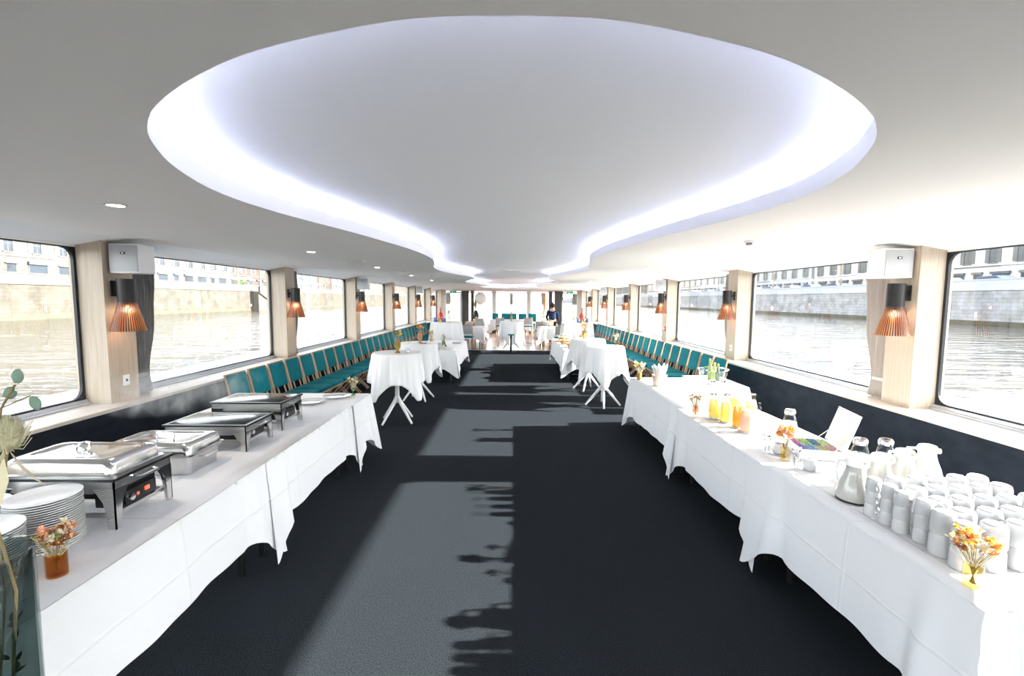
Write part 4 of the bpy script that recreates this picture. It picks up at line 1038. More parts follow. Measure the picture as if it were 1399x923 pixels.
# thermos jugs
def make_jug():
    t = thing('thermos_jug', '', 'jug')
    fin('jug_body', MB().lathe([(.086, .012), (.088, .02), (.086, .05), (.072, .105), (.054, .155), (.046, .19), (.047, .205)], n=32, cap=(True, True)), mat('ivory_enamel', (.43, .42, .39), .2, coat=.2), t)
    fin('base_ring', MB().lathe([(.084, 0), (.088, .002), (.088, .012), (.08, .013)], n=32), BLACKM, t)
    fin('lid', MB().lathe([(.049, .205), (.052, .208), (.052, .232), (.044, .245), (.03, .25), (0, .251)], n=28), WHITEP, t)
    fin('spout', MB().box((-.0, -.05, .22), (.036, .03, .020), bev=.005), WHITEP, t)
    fin('lever', MB().box((0, -.045, .234), (.022, .035, .008), bev=.002), mat('brass_lever', (.45, .33, .18), .4, .8), t)
    fin('handle', MB().tube([(0, .048, .215), (0, .095, .205), (0, .112, .15), (0, .105, .09), (0, .082, .06)], .009, 8), WHITEP, t)
    return t
j0 = make_jug()
for i, (x, y, rz, l) in enumerate(((1.985, 2.545, .3, 'ivory thermos jug with dark base nearest the table edge'), (2.185, 2.615, .5, 'ivory thermos jug second from the table edge'), (2.40, 2.70, .1, 'ivory thermos jug third from the table edge'), (2.62, 2.79, .6, 'ivory thermos jug nearest the wall panel'))):
    o = j0 if i == 0 else dup(j0, (0, 0, 0)); o.location = (x, y, TT + .008); o.rotation_euler = (0, 0, rz); o['label'] = l; o['group'] = 'ivory thermos jugs behind the cups'
# water carafes with chrome lids
def make_carafe():
    t = thing('water_carafe', '', 'carafe')
    fin('glass_body', MB().lathe([(.055, 0), (.062, .004), (.066, .05), (.062, .11), (.046, .17), (.036, .205), (.034, .205), (.044, .168), (.059, .11), (.063, .05), (.058, .010)], n=28, cap=(True, True)), TGLASS, t)
    fin('water', MB().lathe([(.057, .008), (.0625, .05), (.0585, .105), (.050, .14), (0, .14)], n=28), mat('still_water', (.95, .97, .97), 0.0, trans=1.0, ior=1.33), t)
    fin('lid', MB().lathe([(.036, .203), (.042, .206), (.042, .232), (.034, .245), (.0, .248)], n=24), CHROME, t)
    return t
k0 = make_carafe()
for i, (x, y, l) in enumerate(((2.335, 3.735, 'tall glass water carafe with chrome lid behind the tea box'), (2.315, 2.94, 'glass water carafe with chrome lid, left one behind thermos jugs'), (2.475, 2.93, 'glass water carafe with chrome lid, right one behind thermos jugs'))):
    o = k0 if i == 0 else dup(k0, (0, 0, 0)); o.location = (x, y, TT + .007); o['label'] = l; o['group'] = 'glass water carafes with chrome lids'
# tea box
t = thing('tea_box', 'open white tea box with coloured tea bags and raised lid', 'box', (2.285, 3.36, TT + .007), R(-13))
W, D = .14, .165
bx = MB(); bx.b2(-W, W, -D, D, 0, .006).b2(-W, W, -D, -D + .008, .006, .07).b2(-W, W, D - .008, D, .006, .07).b2(-W, -W + .008, -D + .008, D - .008, .006, .07).b2(W - .008, W, -D + .008, D - .008, .006, .07)
BOXM = mat('white_lacquer', (.74, .74, .76), .3)
fin('box_body', bx, BOXM, t, smooth=False)
dv = MB()
for i in range(1, 4): dv.b2(-W + .07 * i - .002, -W + .07 * i + .002, -D + .008, D - .008, .006, .06)
dv.b2(-W + .008, W - .008, -.002, .002, .006, .06); fin('dividers', dv, BOXM, t, smooth=False)
tc_ = [(.14, .10, .30), (.35, .10, .22), (.10, .22, .36), (.22, .32, .10), (.30, .28, .12), (.05, .14, .20), (.42, .20, .20), (.30, .36, .16)]
for i in range(4):
    for j in range(2):
        m_ = mat('tea_sachet_%d' % (i * 2 + j), tc_[i * 2 + j], .5, noise=(90, tuple(min(1, c * 1.9 + .08) for c in tc_[i * 2 + j]), 2))
        for k in range(5):
            yy = -D + .018 + j * .165 + k * .027
            fin('tea_sachet', MB().box((-W + .0375 + .0685 * i, yy + .01, .040), (.062, .006, .056), rot=Matrix.Rotation(R(-28), 3, 'X')), m_, t, smooth=False)
ld = MB().box((W + .05, 0, .205), (.010, .33, .27), rot=Matrix.Rotation(R(18), 3, 'Y'), bev=.002)
fin('lid', ld, BOXM, t)
fin('lid_stay', MB().cyl((W - .06, -D + .004, .07), (W + .04, -D + .006, .16), .003, n=6).cyl((W - .06, D - .004, .07), (W + .04, D - .006, .16), .003, n=6), WHITEP, t)
# spoon glasses
def make_spoon():
    t = thing('teaspoon', '', 'spoon')
    fin('spoon_bowl', MB().ball((0, 0, .125), .013, 10, (.85, .3, 1.35)), CHROME, t); fin('handle', MB().tube([(0, 0, 0), (0, .001, .06), (0, .0, .112)], [.003, .0018, .002], 6), CHROME, t); return t
sp0 = make_spoon(); fs = True
for gi, (x, y, nm) in enumerate(((1.935, 3.36, 'left of the orange flowers'), (1.95, 3.03, 'right of the orange flowers'))):
    t = thing('spoon_holder', 'clear glass full of teaspoons ' + nm, 'glass', (x, y, TT + .008))
    fin('glass_body', MB().lathe([(.026, 0), (.028, .004), (.033, .085), (.031, .085), (.026, .008)], n=22, cap=(True, True)), TGLASS, t)
    for k in range(7):
        o = sp0 if fs else dup(sp0, (0, 0, 0)); fs = False
        a = k * 2 * PI / 7 + gi; o.location = (x + .012 * cos(a), y + .012 * sin(a), TT + .018); o.rotation_euler = (-.17 * sin(a), .17 * cos(a), a); o['label'] = 'small steel teaspoon in the glass ' + nm + ', leaning ' + ['right', 'far right', 'far left', 'left', 'near left', 'near', 'near right'][k]; o['group'] = 'teaspoons ' + nm
    t = thing('sugar_pot', 'white porcelain sugar pot beside the teaspoons ' + nm, 'pot', (x + .085, y - .02, TT + .008))
    fin('pot_body', MB().lathe([(.03, 0), (.04, .01), (.043, .045), (.036, .07), (.038, .078), (.034, .078), (.03, .06), (.0, .05)], n=24, cap=(True, False)), PORC, t)
    fin('saucer', MB().lathe([(.035, -.004), (.065, .002), (.065, .004), (.0, .001)], n=24, cap=(True, False)), PORC, t)
# juice carafes
def juice(x, y, colr, nm, label):
    t = thing('juice_carafe', label, 'carafe', (x, y, TT + .007), 0, 'juice carafes on small saucers')
    fin('saucer', MB().lathe([(.04, 0), (.062, .004), (.062, .006), (.0, .003)], n=28, cap=(True, False)), PORC, t)
    fin('glass_body', MB().lathe([(.044, .006), (.047, .010), (.050, .06), (.045, .12), (.036, .165), (.030, .19), (.034, .215), (.032, .215), (.028, .19), (.034, .163), (.043, .12), (.048, .06), (.045, .014)], n=26, cap=(True, True)), TGLASS, t)
    fin('juice', MB().lathe([(.0445, .013), (.0475, .06), (.0425, .12), (.033, .163), (.0, .163)], n=26), mat('juice_' + nm, colr, .25, spec=.4, sub=.3), t)
    t.scale = (1.12, 1.12, 1.2)
    fin('wire_lid', MB().tube([(.03 * cos(a), .03 * sin(a), .216) for a in [2 * PI * k / 16 for k in range(16)]], .002, 5, closed=True), CHROME, t)
juice(1.985, 4.36, (.92, .66, .13), 'yellow', 'yellow juice carafe at the left end of the juices')
juice(2.03, 4.215, (.90, .66, .16), 'yellow', 'yellow juice carafe in front row beside orange juice')
juice(2.20, 4.40, (.90, .68, .16), 'yellow', 'yellow juice carafe in the back row, left one')
juice(2.30, 4.28, (.90, .74, .30), 'pale_yellow', 'pale yellow juice carafe in the back row, right one')
juice(2.065, 4.05, (.95, .35, .01), 'orange', 'bright orange juice carafe between yellow and pink ones')
juice(2.06, 3.90, (.95, .38, .25), 'pink', 'pink grapefruit juice carafe nearest the camera')
# drinking glasses
def make_glass():
    return MB().lathe([(0, .004), (.028, .004), (.031, .008), (.035, .10)], n=18, cap=(False, False))
g0 = fin('drinking_glass', make_glass(), TGLASS); fg = True
for (gx, gy, nx_, ny_, nm) in ((2.15, 5.0, 5, 7, 'block of glasses beyond the juices'), (2.12, 5.9, 4, 4, 'block of glasses behind the ice bucket')):
    for i in range(nx_):
        for j in range(ny_):
            o = g0 if fg else g0.copy()
            if not fg: COL.objects.link(o)
            fg = False; o.location = (gx + i * .085, gy + j * .085, TT + .005); tag(o, 'clear water glass, %s row %s column, ' % (ORD[j], ORD[i]) + nm, 'glass', nm)
# purple berry bowls between (small coasters seen near the juices)
for i, (x, y) in enumerate(((2.44, 4.62), (2.50, 4.50), (2.42, 4.44), (2.53, 4.66))):
    t = thing('small_bottle', 'small clear bottle with dark cap behind the juices, %s of four' % ORD[i], 'bottle', (x, y, TT + .007), 0, 'small bottles behind the juices')
    fin('bottle_glass', MB().lathe([(.02, 0), (.023, .004), (.023, .07), (.011, .095), (.011, .11)], n=16, cap=(True, True)), TGLASS, t); fin('cap', MB().lathe([(.013, .11), (.013, .124)], n=14), BLACKM, t)
# creamer jars with labels
for i, (x, y) in enumerate(((2.18, 4.83), (2.31, 4.80), (2.20, 5.62), (2.32, 5.60))):
    t = thing('storage_jar', ('nearer' if i < 2 else 'farther') + ' clear jar with grey label among the water glasses, ' + ('left' if i % 2 == 0 else 'right'), 'jar', (x + (.32 if i > 1 else 0), y, TT + .006))
    fin('jar_glass', MB().lathe([(.035, 0), (.038, .004), (.038, .10), (.030, .12), (.030, .135)], n=20, cap=(True, True)), TGLASS, t); fin('jar_lid', MB().lathe([(.033, .135), (.033, .155), (.0, .157)], n=20), CHROME, t)
    fin('jar_label', MB().b2(-.022, .022, -.0405, -.0385, .03, .075), mat('grey_label', (.32, .34, .32), .6), t)
# ice bucket with cloth and gold flower pot
t = thing('ice_bucket', 'champagne coloured ice bucket with white napkins, far end of right buffet', 'bucket', (1.995, 6.05, TT + .005))
fin('bucket', MB().lathe([(.078, 0), (.082, .004), (.100, .15), (.104, .152), (.096, .15), (.078, .01), (0, .01)], n=32, cap=(True, False)), GOLDL, t)
nk = MB(); rnd = random.Random(6)
for k in range(9):
    a = k * 2 * PI / 9; top = Vector((.10 * cos(a), .10 * sin(a), .25 + .04 * rnd.random()))
    p0 = Vector((.04 * cos(a), .04 * sin(a), .12)); sd = Vector((-sin(a), cos(a), 0)) * .05
    nk.grid([[p0 - sd * .6, p0, p0 + sd * .6], [(p0 + top) / 2 - sd + Vector((0, 0, .03)), (p0 + top) / 2 + Vector((0, 0, .05)), (p0 + top) / 2 + sd], [top - sd * .25, top + Vector((0, 0, .02)), top + sd * .25]])
o = fin('folded_napkins', nk, CLOTH, t, fixn=False); o.modifiers.new('s', 'SOLIDIFY').thickness = .003
bud_vase((1.86, 6.52, TT + .004), 'gold vase with cream dried flowers at far corner of right buffet', GOLD, .034, .10, .26, .075, 14, [CREAM, YEL, CREAM], 12, size=.026)
# glass dome / pastry stand on side table
t = thing('drinks_tub', 'large clear glass tub of bottles on table by right wall', 'bowl', (2.88, 6.42, TT + .005))
fin('tub', MB().lathe([(.16, 0), (.17, .006), (.20, .17), (.205, .175), (.195, .17), (.165, .012), (0, .012)], n=36, cap=(True, False)), TGLASS, t)
fin('rim_band', MB().lathe([(.205, .170), (.209, .172), (.209, .185), (.203, .186)], n=36, closed=True), CHROME, t)
for i, (x, y, c) in enumerate(((2.84, 6.44, (.12, .16, .03)), (2.92, 6.36, (.05, .08, .04)), (2.93, 6.49, (.30, .34, .10)))):
    t = thing('bottle', ('tall olive green', 'short dark green', 'short pale green')[i] + ' bottle in the glass tub by right wall', 'bottle', (x, y, TT + .022), 0, 'bottles in the glass tub')
    h = .30 if i == 0 else .24
    fin('bottle_glass', MB().lathe([(.030, 0), (.033, .004), (.033, h * .55), (.013, h * .75), (.012, h)], n=18), mat('bottle_green_%d' % i, c, .1, coat=.5), t); fin('cap', MB().lathe([(.0145, h - .03), (.0145, h + .004), (0, h + .005)], n=14), GOLD, t)
t = thing('glass_platter', 'round glass platter beside the drinks tub', 'platter', (2.72, 6.16, TT + .005)); fin('dish', MB().lathe([(.06, 0), (.11, .012), (.112, .015), (.06, .006), (0, .006)], n=28, cap=(True, False)), TGLASS, t); fin('foot_ring', MB().lathe([(.045, 0), (.05, -.002), (.05, .004)], n=24), CHROME, t)

# ================================================================== LEFT FAR END: plates with cutlery
for i, (x, y) in enumerate(((-2.20, 4.93), (-2.03, 5.22))):
    t = thing('serving_plate', 'white serving plate with tongs, %s at the far end of left buffet' % ('left one' if i == 0 else 'right one'), 'plate', (x, y, TT + .009))
    fin('dish', make_plate(.15), PORC, t)
    fin('tongs', MB().tube([(-.09, -.02, .028), (.02, .0, .03), (.10, .012, .026)], .005, 6).tube([(-.09, -.02, .028), (.02, -.03, .03), (.10, -.03, .026)], .005, 6), BSTEEL, t)

# ================================================================== COCKTAIL TABLE DRESSING
def goblet_flowers(loc, label, m, seed, cols, h=.33, r=.045, prof=None):
    t = thing('flower_goblet', label, 'flower vase', loc)
    fin('goblet', MB().lathe(prof or [(r * .95, 0), (r, .006), (r * .5, .03), (r * .55, .05), (r, .09), (r * 1.05, .16), (r * .8, .17), (r * .7, .10), (0, .08)], n=24, cap=(True, False)), m, t)
    bouquet(t, .04, h - .04, .07, 14, cols, seed, stem0=.05, size=.03, fluffy=.4); return t
goblet_flowers((-1.72, 6.86, 1.086), 'gold goblet of dried flowers on the nearest left standing table', GOLD, 4, [YEL, OLIVE, CREAM])
t = thing('tealight_glass', 'clear glass candle holder on the nearest left standing table', 'candle holder', (-1.58, 6.90, 1.086)); fin('glass_body', MB().lathe([(.03, 0), (.033, .003), (.036, .07), (.034, .07), (.03, .006)], n=20, cap=(True, True)), TGLASS, t); fin('candle', MB().lathe([(.026, .006), (.026, .03), (0, .03)], n=16), WHITEP, t)
goblet_flowers((-1.70, 8.45, 1.086), 'copper-rimmed goblet of dried flowers on the second left standing table', mat('copper', (.62, .30, .16), .3, .8), 6, [ORA, YEL, RUST])
t = thing('black_dish', 'small black dish on the second left standing table', 'dish', (-1.62, 8.33, 1.086)); fin('dish', MB().lathe([(.05, 0), (.07, .008), (.07, .012), (.045, .006), (0, .006)], n=24, cap=(True, False)), BLACKM, t); fin('card', MB().b2(-.03, .03, -.02, .02, .01, .013), WHITEP, t)
t = thing('tealight_glass', 'clear glass candle holder on the second left standing table', 'candle holder', (-1.90, 8.42, 1.086)); fin('glass_body', MB().lathe([(.03, 0), (.033, .003), (.036, .07), (.034, .07), (.03, .006)], n=20, cap=(True, True)), TGLASS, t); fin('candle', MB().lathe([(.026, .006), (.026, .03), (0, .03)], n=16), WHITEP, t)
bud_vase((1.88, 8.16, 1.086), 'pale glass vase with cream flowers on the nearest right standing table', GREENG, .026, .10, .22, .05, 12, [CREAM, SAGE, CREAM], 15, size=.024)
t = thing('menu_card', 'small flat grey card on the nearest right standing table', 'card', (1.80, 8.02, 1.086)); fin('card_sheet', MB().b2(-.06, .06, -.04, .04, 0, .004), GREYF, t); fin('card_print', MB().b2(-.04, .04, -.02, .02, .004, .005), WHITEP, t)
goblet_flowers((1.54, 9.55, 1.086), 'goblet of orange dried flowers on the second right standing table', GOLD, 16, [ORA, PEACH, YEL])

# ================================================================== EIFFEL-LIKE TOWERS, RED BOTTLES AND FAR DRESSING
def lattice_tower(loc, label, h, m):
    t = thing('tower_figurine', label, 'figurine', loc)
    b = MB(); s_ = h
    for sx in (-1, 1):
        for sy in (-1, 1):
            b.tube([(sx * .17 * s_, sy * .17 * s_, 0), (sx * .10 * s_, sy * .10 * s_, .18 * s_), (sx * .055 * s_, sy * .055 * s_, .38 * s_), (sx * .02 * s_, sy * .02 * s_, .7 * s_), (0, 0, .98 * s_)], [.03 * s_, .026 * s_, .02 * s_, .012 * s_, .006 * s_], 5)
    fin('legs', b, m, t); fin('platforms', MB().b2(-.12 * s_, .12 * s_, -.12 * s_, .12 * s_, .18 * s_, .21 * s_).b2(-.065 * s_, .065 * s_, -.065 * s_, .065 * s_, .38 * s_, .41 * s_), m, t, smooth=False); return t
lattice_tower((-1.62, 10.9, .762), 'small dark lattice tower figurine on the left plate table', .32, BLACKM)
goblet_flowers((-1.95, 11.1, .762), 'dried flower arrangement in gold cup on the left plate table', GOLD, 21, [YEL, CREAM, OLIVE], h=.36)
goblet_flowers((-1.58, 10.55, .762), 'sage and cream posy behind plates on the left plate table', GREENG, 22, [SAGE, CREAM], h=.3)
plate_stack(-1.72, 10.42, 12, 'white plate, far stack on left plate table', 'plates in the far stack on left plate table', z0=.757, dz=.012)
plate_stack(-2.02, 10.42, 12, 'white plate, far left stack on plate table', 'plates in the far left stack on plate table', z0=.757, dz=.012)
t = thing('fork_holder', 'small black cutlery holder between the far plate stacks', 'holder', (-1.87, 10.32, .757)); fin('holder_body', MB().lathe([(.025, 0), (.03, .12), (.026, .12), (.022, .01)], n=16), BLACKM, t); fin('cutlery', MB().cyl((0, 0, .02), (.015, 0, .18), .004, n=6).cyl((0, .01, .02), (-.015, 0, .17), .004, n=6), CHROME, t)
t = thing('folded_napkins', 'flat pile of grey napkins at right end of left plate table', 'napkins', (-1.42, 11.8, .757)); fin('napkin_pile', MB().box((0, 0, .02), (.2, .25, .04), bev=.008), GREYF, t); fin('top_napkin', MB().box((.01, 0, .044), (.18, .22, .008), bev=.002), CLOTH, t)
for sg, nm in ((-1, 'left'), (1, 'right')):
    yy = 16.4
    t = thing('red_bottle', 'tall red bottle centrepiece on the high %s table' % nm, 'bottle', (sg * 2.55, yy, 1.086))
    fin('bottle_body', MB().lathe([(.07, .10), (.10, .12), (.10, .26), (.035, .36), (.02, .52), (.0, .53)], n=20), mat('red_glass', (.62, .05, .04), .25, coat=.5), t); fin('foot', MB().lathe([(.09, 0), (.09, .10)], n=20), GOLD, t)
    t = thing('blue_jug', 'small blue and white jug on the high %s table' % nm, 'jug', (sg * 2.72, yy - .12, 1.086)); fin('jug_body', MB().lathe([(.05, 0), (.08, .05), (.05, .14), (.055, .16)], n=18), mat('blue_glaze', (.05, .10, .35), .2, coat=.5), t); fin('handle', MB().tube([(.05, 0, .14), (.11, 0, .12), (.08, 0, .04)], .008, 6), PORC, t)
    t = thing('blue_jug', 'smaller blue jug nearer the aisle on high %s table' % nm, 'jug', (sg * 2.40, yy - .1, 1.086)); fin('jug_body', MB().lathe([(.04, 0), (.06, .04), (.04, .11), (.045, .13)], n=18), mat('blue_glaze', (.05, .10, .35), .2), t); fin('handle', MB().tube([(.04, 0, .11), (.09, 0, .09), (.06, 0, .03)], .006, 6), PORC, t)
    goblet_flowers((sg * 2.24, yy + .05, 1.086), 'little posy of green flowers on the high %s table' % nm, GREENG, 24 + sg, [OLIVE, CREAM, YEL], h=.4)
# bread table
BREAD = mat('bread_crust', (.60, .33, .12), .7, noise=(30, (.42, .20, .06), 4)); BREADL = mat('light_roll', (.75, .52, .28), .7, noise=(30, (.62, .38, .16), 4)); WICK = mat('wicker', (.40, .24, .11), .8, bump=(140, 1, .006))
def basket(x, y, label, seed, r=.17):
    t = thing('bread_basket', label, 'basket', (x, y, .758))
    fin('basket_wall', MB().lathe([(r * .75, 0), (r, .09), (r * 1.04, .10), (r * .95, .09), (r * .72, .01), (0, .01)], n=28, cap=(True, False)), WICK, t)
    fin('basket_rim', MB().tube([(r * 1.02 * cos(a), r * 1.02 * sin(a), .10) for a in [2 * PI * k / 28 for k in range(28)]], .008, 6, closed=True), WICK, t)
    rnd = random.Random(seed)
    base = fin('bread_roll', MB().ball((0, 0, 0), .042, 12, (1.3, .85, .7)), BREAD if seed % 2 else BREADL)
    for k in range(7):
        o = base if k == 0 else base.copy()
        if k: COL.objects.link(o)
        a = k * 1.257; q = .088 if k < 5 else .045; a = a if k < 5 else (k - 5) * PI; o.location = (x + q * cos(a), y + q * sin(a), .758 + (.088 if k < 5 else .152)); o.rotation_euler = (rnd.uniform(-.2, .2), rnd.uniform(-.2, .2), a + PI / 2); tag(o, 'bread roll %s, ' % ['right', 'far', 'far left', 'near left', 'near', 'top right', 'top left'][k] + label, 'bread', 'bread rolls in the ' + label)
basket(1.50, 10.95, 'round wicker basket at near end of bread table', 1); basket(1.42, 11.75, 'round wicker basket in the middle aisle side of bread table', 2); basket(1.85, 11.5, 'wicker basket in the middle wall side of bread table', 3); basket(1.48, 12.7, 'wicker basket at far end aisle side of bread table', 4); basket(1.95, 12.5, 'wicker basket at far end wall side of bread table', 5)
for i, (x, y) in enumerate(((1.62, 11.3), (1.95, 10.9), (1.70, 12.15), (1.38, 12.3), (2.05, 12.0))):
    bs = fin('baguette', MB().tube([(-.22, 0, .03), (-.15, 0, .035), (0, .02, .04), (.15, 0, .035), (.22, 0, .03)], [.012, .032, .036, .032, .012], 12), BREADL if i % 2 else BREAD, None, loc=(x, y, .757 if i % 2 else .76), rz=.5 + i * .9); tag(bs, '%s crusty baguette lying between the baskets on the bread table' % ORD[i], 'bread', 'baguettes on the bread table')
t = thing('wooden_crate', 'low wooden crate of crackers at near edge of bread table', 'crate', (1.78, 10.6, .757)); fin('crate_box', MB().b2(-.12, .12, -.08, .08, 0, .01).b2(-.12, .12, -.08, -.07, .01, .09).b2(-.12, .12, .07, .08, .01, .09).b2(-.12, -.11, -.07, .07, .01, .09).b2(.11, .12, -.07, .07, .01, .09), BREADL, t, smooth=False); fin('crackers', MB().box((0, 0, .05), (.2, .13, .07), bev=.01), BREAD, t)
t = thing('black_tray', 'small black tray at near aisle corner of bread table', 'tray', (1.42, 10.55, .757)); fin('tray_base', MB().b2(-.09, .09, -.06, .06, 0, .006), BLACKM, t); fin('tray_rim', MB().b2(-.09, .09, -.065, -.06, 0, .02).b2(-.09, .09, .06, .065, 0, .02), BLACKM, t)
goblet_flowers((2.05, 13.1, .757), 'tall orange dried bouquet at far end of bread table', mat('copper', (.62, .30, .16), .3, .8), 31, [ORA, PEACH, CREAM], h=.5)
# centre round table posy, dining table dressing
goblet_flowers((.0, 17.6, 1.066), 'cream posy in gold bowl on the middle round table', GOLD, 33, [CREAM, PEACH], h=.34)
for i, (x, y) in enumerate(((-1.75, 18.7), (-1.6, 19.4), (-1.8, 22.6), (1.55, 18.7), (1.75, 19.4), (1.6, 22.5))):
    nm = ['nearer left dining table, near end', 'nearer left dining table, far end', 'farther left dining table', 'nearer right dining table, near end', 'nearer right dining table, far end', 'farther right dining table'][i]
    bud_vase((x, y, .757), 'small vase of orange flowers on the ' + nm, PINKG, .035, .10, .26, .08, 9, [ORA, PEACH, CREAM], 40 + i, size=.035, fluffy=0)
# tall pampas arrangements flanking the stern
t = thing('tall_arrangement', 'tall dark vase with white balloon and gold grasses, left stern', 'flower vase', (-1.95, 25.0, 0))
fin('pedestal', MB().lathe([(.2, 0), (.2, .03), (.04, .06), (.04, .75), (.16, .78), (.16, .82)], n=20), WHITEP, t); fin('vase', MB().lathe([(.10, .82), (.16, .95), (.15, 1.1), (.08, 1.25), (.10, 1.3)], n=20), BLACKM, t)
fin('balloon', MB().ball((.25, .05, 1.95), .33, 20), mat('white_balloon', (.85, .85, .83), .3), t)
gr = MB(); rnd = random.Random(3)
for k in range(46): a = rnd.random() * 6.28; q = rnd.uniform(.05, .3); gr.leaf((0, 0, 1.25), (q * cos(a) - .1, q * sin(a) - .1, 1), rnd.uniform(.5, 1.0), .05)
fin('dried_grasses', gr, pm((.42, .26, .08), 'grass'), t, smooth=False, fixn=False)
t = thing('tall_arrangement', 'tall vase of orange pampas grass beside the right stern curtain', 'flower vase', (1.85, 25.6, 0))
fin('pedestal', MB().lathe([(.2, 0), (.2, .03), (.04, .06), (.04, .75), (.16, .78), (.16, .82)], n=20), WHITEP, t); fin('vase', MB().lathe([(.10, .82), (.16, .95), (.15, 1.1), (.08, 1.25), (.10, 1.3)], n=20), GOLDL, t)
gr = MB()
for k in range(70): a = rnd.random() * 6.28; q = rnd.uniform(.02, .25); gr.leaf((0, 0, 1.2), (q * cos(a), q * sin(a), 1), rnd.uniform(.5, 1.15), .06)
fin('pampas_plumes', gr, pm((.70, .32, .10), 'pampas'), t, smooth=False, fixn=False)

# ================================================================== PERSON (seen from behind, leaning forward)
def skin_mesh(name, pts, edges, m, parent, lv=2):
    me = bpy.data.meshes.new(name); me.from_pydata([p[:3] for p in pts], edges, []); me.materials.append(m)
    o = bpy.data.objects.new(name, me); COL.objects.link(o); o.parent = parent
    md = o.modifiers.new('skin', 'SKIN'); md.use_smooth_shade = True
    for i, p in enumerate(pts):
        r_ = p[3]; me.skin_vertices[0].data[i].radius = r_ if isinstance(r_, tuple) else (r_, r_)
    me.skin_vertices[0].data[0].use_root = True
    sb = o.modifiers.new('sub', 'SUBSURF'); sb.levels = lv; sb.render_levels = lv; return o
SKIN = mat('skin_tone', (.55, .33, .24), .55, sub=.1); NAVY = mat('navy_shirt', (.010, .018, .042), .9, spec=.1, noise=(20, (.014, .024, .055), 3)); TROU = mat('black_trousers', (.01, .01, .012), .85); HAIR = mat('dark_hair', (.02, .012, .008), .5)
pr = thing('person', 'person in navy shirt with dark hair leaning over right dining table', 'person', (1.88, 23.0 - 2.3, 0), R(0))
P_ = [(0, 0, .93, (.15, .11)), (0, .03, 1.08, (.14, .10)), (0, .12, 1.28, (.165, .11)), (0, .20, 1.40, (.12, .09)), (0, .26, 1.47, .055), (0, .31, 1.56, (.075, .088)), (0, .34, 1.66, (.07, .08)),
      (-.19, .18, 1.38, .065), (-.25, .28, 1.12, .048), (-.20, .48, .93, .035), (.19, .18, 1.38, .065), (.25, .28, 1.12, .048), (.20, .48, .93, .035),
      (-.10, 0, .86, .09), (-.11, .02, .48, .06), (-.11, -.03, .09, .042), (-.11, .12, .035, .035), (.10, 0, .86, .09), (.11, .02, .48, .06), (.11, -.03, .09, .042), (.11, .12, .035, .035)]
E_ = [(0, 1), (1, 2), (2, 3), (3, 4), (4, 5), (5, 6), (3, 7), (7, 8), (8, 9), (3, 10), (10, 11), (11, 12), (0, 13), (13, 14), (14, 15), (15, 16), (0, 17), (17, 18), (18, 19), (19, 20)]
skin_mesh('body', P_, E_, SKIN, pr)
big = lambda p, d: p[:3] + ((tuple(q + d for q in p[3]) if isinstance(p[3], tuple) else p[3] + d),)
S_ = [big(P_[i], .014) for i in (0, 1, 2, 3)] + [big(P_[i], .014) for i in (7, 8, 9, 10, 11, 12)]
skin_mesh('shirt', S_, [(0, 1), (1, 2), (2, 3), (3, 4), (4, 5), (5, 6), (3, 7), (7, 8), (8, 9)], NAVY, pr)
T_ = [big((0, 0, .95, (.145, .105)), .012)] + [big(P_[i], .014) for i in (13, 14, 15, 17, 18, 19)]
skin_mesh('trousers', T_, [(0, 1), (1, 2), (2, 3), (0, 4), (4, 5), (5, 6)], TROU, pr)
hb = MB(); hb.ball((0, .30, 1.625), .118, 16, (.92, .98, 1.12)); rnd = random.Random(8)
for i in range(220):
    a = rnd.random() * 6.28; q = rnd.uniform(0, 1.7); n_ = Vector((sin(q) * cos(a), sin(q) * sin(a), cos(q))); hb.leaf(Vector((0, .315, 1.645)) + n_ * .10, n_ + Vector((0, 0, -.9)), .07, .02)
fin('hair', hb, HAIR, pr, smooth=False, fixn=False)
for e in (-1, 1):
    bx_ = e * .20
    skin_mesh('hand', [(bx_, .48, .93, .03), (bx_, .55, .90, (.036, .018)), (bx_ - .025, .60, .88, .010), (bx_ - .025, .64, .865, .008), (bx_ - .008, .61, .88, .010), (bx_ - .008, .66, .862, .008), (bx_ + .009, .61, .88, .010), (bx_ + .009, .655, .862, .008), (bx_ + .026, .60, .88, .009), (bx_ + .026, .63, .865, .007), (bx_ - e * .04, .54, .895, .010), (bx_ - e * .055, .58, .88, .008)],
              [(0, 1), (1, 2), (2, 3), (1, 4), (4, 5), (1, 6), (6, 7), (1, 8), (8, 9), (1, 10), (10, 11)], SKIN, pr, 1)
    fin('shoe', MB().box((e * .11, .05, .03), (.09, .27, .06), bev=.02), TROU, pr)

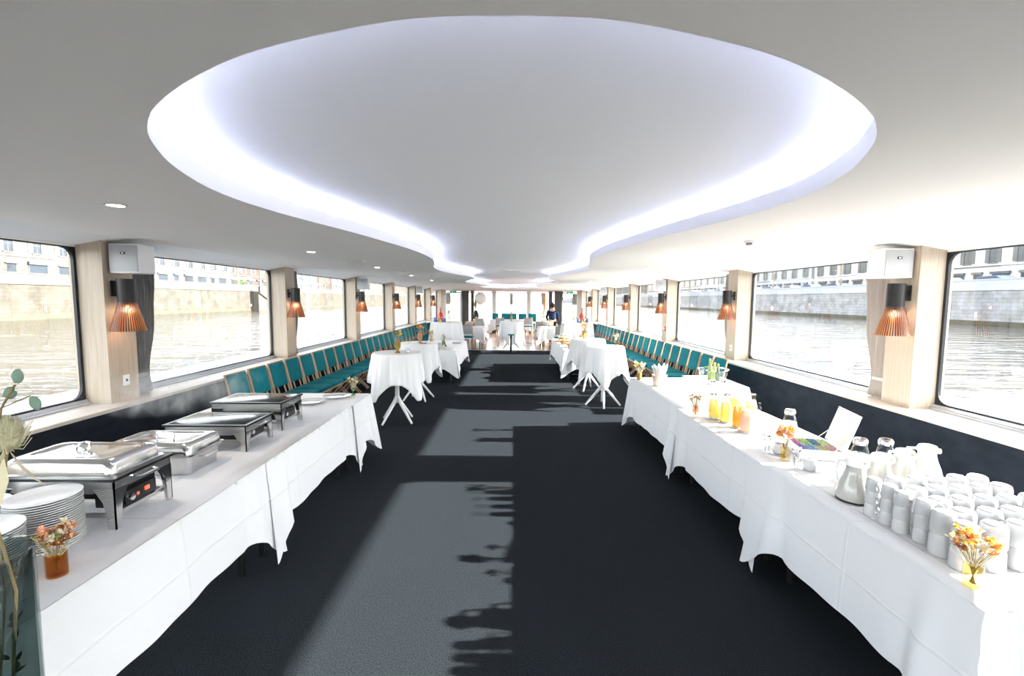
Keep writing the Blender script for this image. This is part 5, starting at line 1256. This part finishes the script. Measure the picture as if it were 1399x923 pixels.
# ================================================================== STEAM
def steam(name, loc, dims, label, dens, seed):
    m = bpy.data.materials.new('steam_%d' % seed); m.use_nodes = True; n = m.node_tree.nodes; l = m.node_tree.links; n.remove(n['Principled BSDF'])
    v = n.new('ShaderNodeVolumePrincipled'); v.inputs['Color'].default_value = (.95, .95, .97, 1); v.inputs['Anisotropy'].default_value = .2
    tc = n.new('ShaderNodeTexCoord'); mp = n.new('ShaderNodeMapping'); mp.inputs['Scale'].default_value = (5.5, 5.5, 3.2); mp.inputs['Location'].default_value = (seed, 0, 0); l.new(tc.outputs['Object'], mp.inputs[0])
    nz = n.new('ShaderNodeTexNoise'); nz.inputs['Scale'].default_value = 1.2; nz.inputs['Detail'].default_value = 4; nz.inputs['Distortion'].default_value = 1.2; l.new(mp.outputs[0], nz.inputs['Vector'])
    rp = n.new('ShaderNodeValToRGB'); rp.color_ramp.elements[0].position = .50; rp.color_ramp.elements[0].color = (0, 0, 0, 1); rp.color_ramp.elements[1].position = .72; rp.color_ramp.elements[1].color = (1, 1, 1, 1); l.new(nz.outputs['Fac'], rp.inputs[0])
    # fade to the rim of the ellipsoid (generated coords)
    sb = n.new('ShaderNodeVectorMath'); sb.operation = 'SUBTRACT'; sb.inputs[1].default_value = (.5, .5, .5); l.new(tc.outputs['Generated'], sb.inputs[0])
    ln = n.new('ShaderNodeVectorMath'); ln.operation = 'LENGTH'; l.new(sb.outputs[0], ln.inputs[0])
    mr = n.new('ShaderNodeMapRange'); mr.inputs[1].default_value = .5; mr.inputs[2].default_value = .2; mr.inputs[3].default_value = 0; mr.inputs[4].default_value = dens; l.new(ln.outputs['Value'], mr.inputs[0])
    mu = n.new('ShaderNodeMath'); mu.operation = 'MULTIPLY'; l.new(rp.outputs[0], mu.inputs[0]); l.new(mr.outputs[0], mu.inputs[1]); l.new(mu.outputs[0], v.inputs['Density'])
    l.new(v.outputs[0], n['Material Output'].inputs['Volume'])
    o = fin(name, MB().ball((0, 0, 0), 1, 20, dims), m, loc=loc); tag(o, label, 'steam'); o['kind'] = 'stuff'
steam('steam', (-2.72, 3.75, 1.16), (.55, .75, .20), 'thin white steam drifting over the open chafing dishes', 4.0, 3)
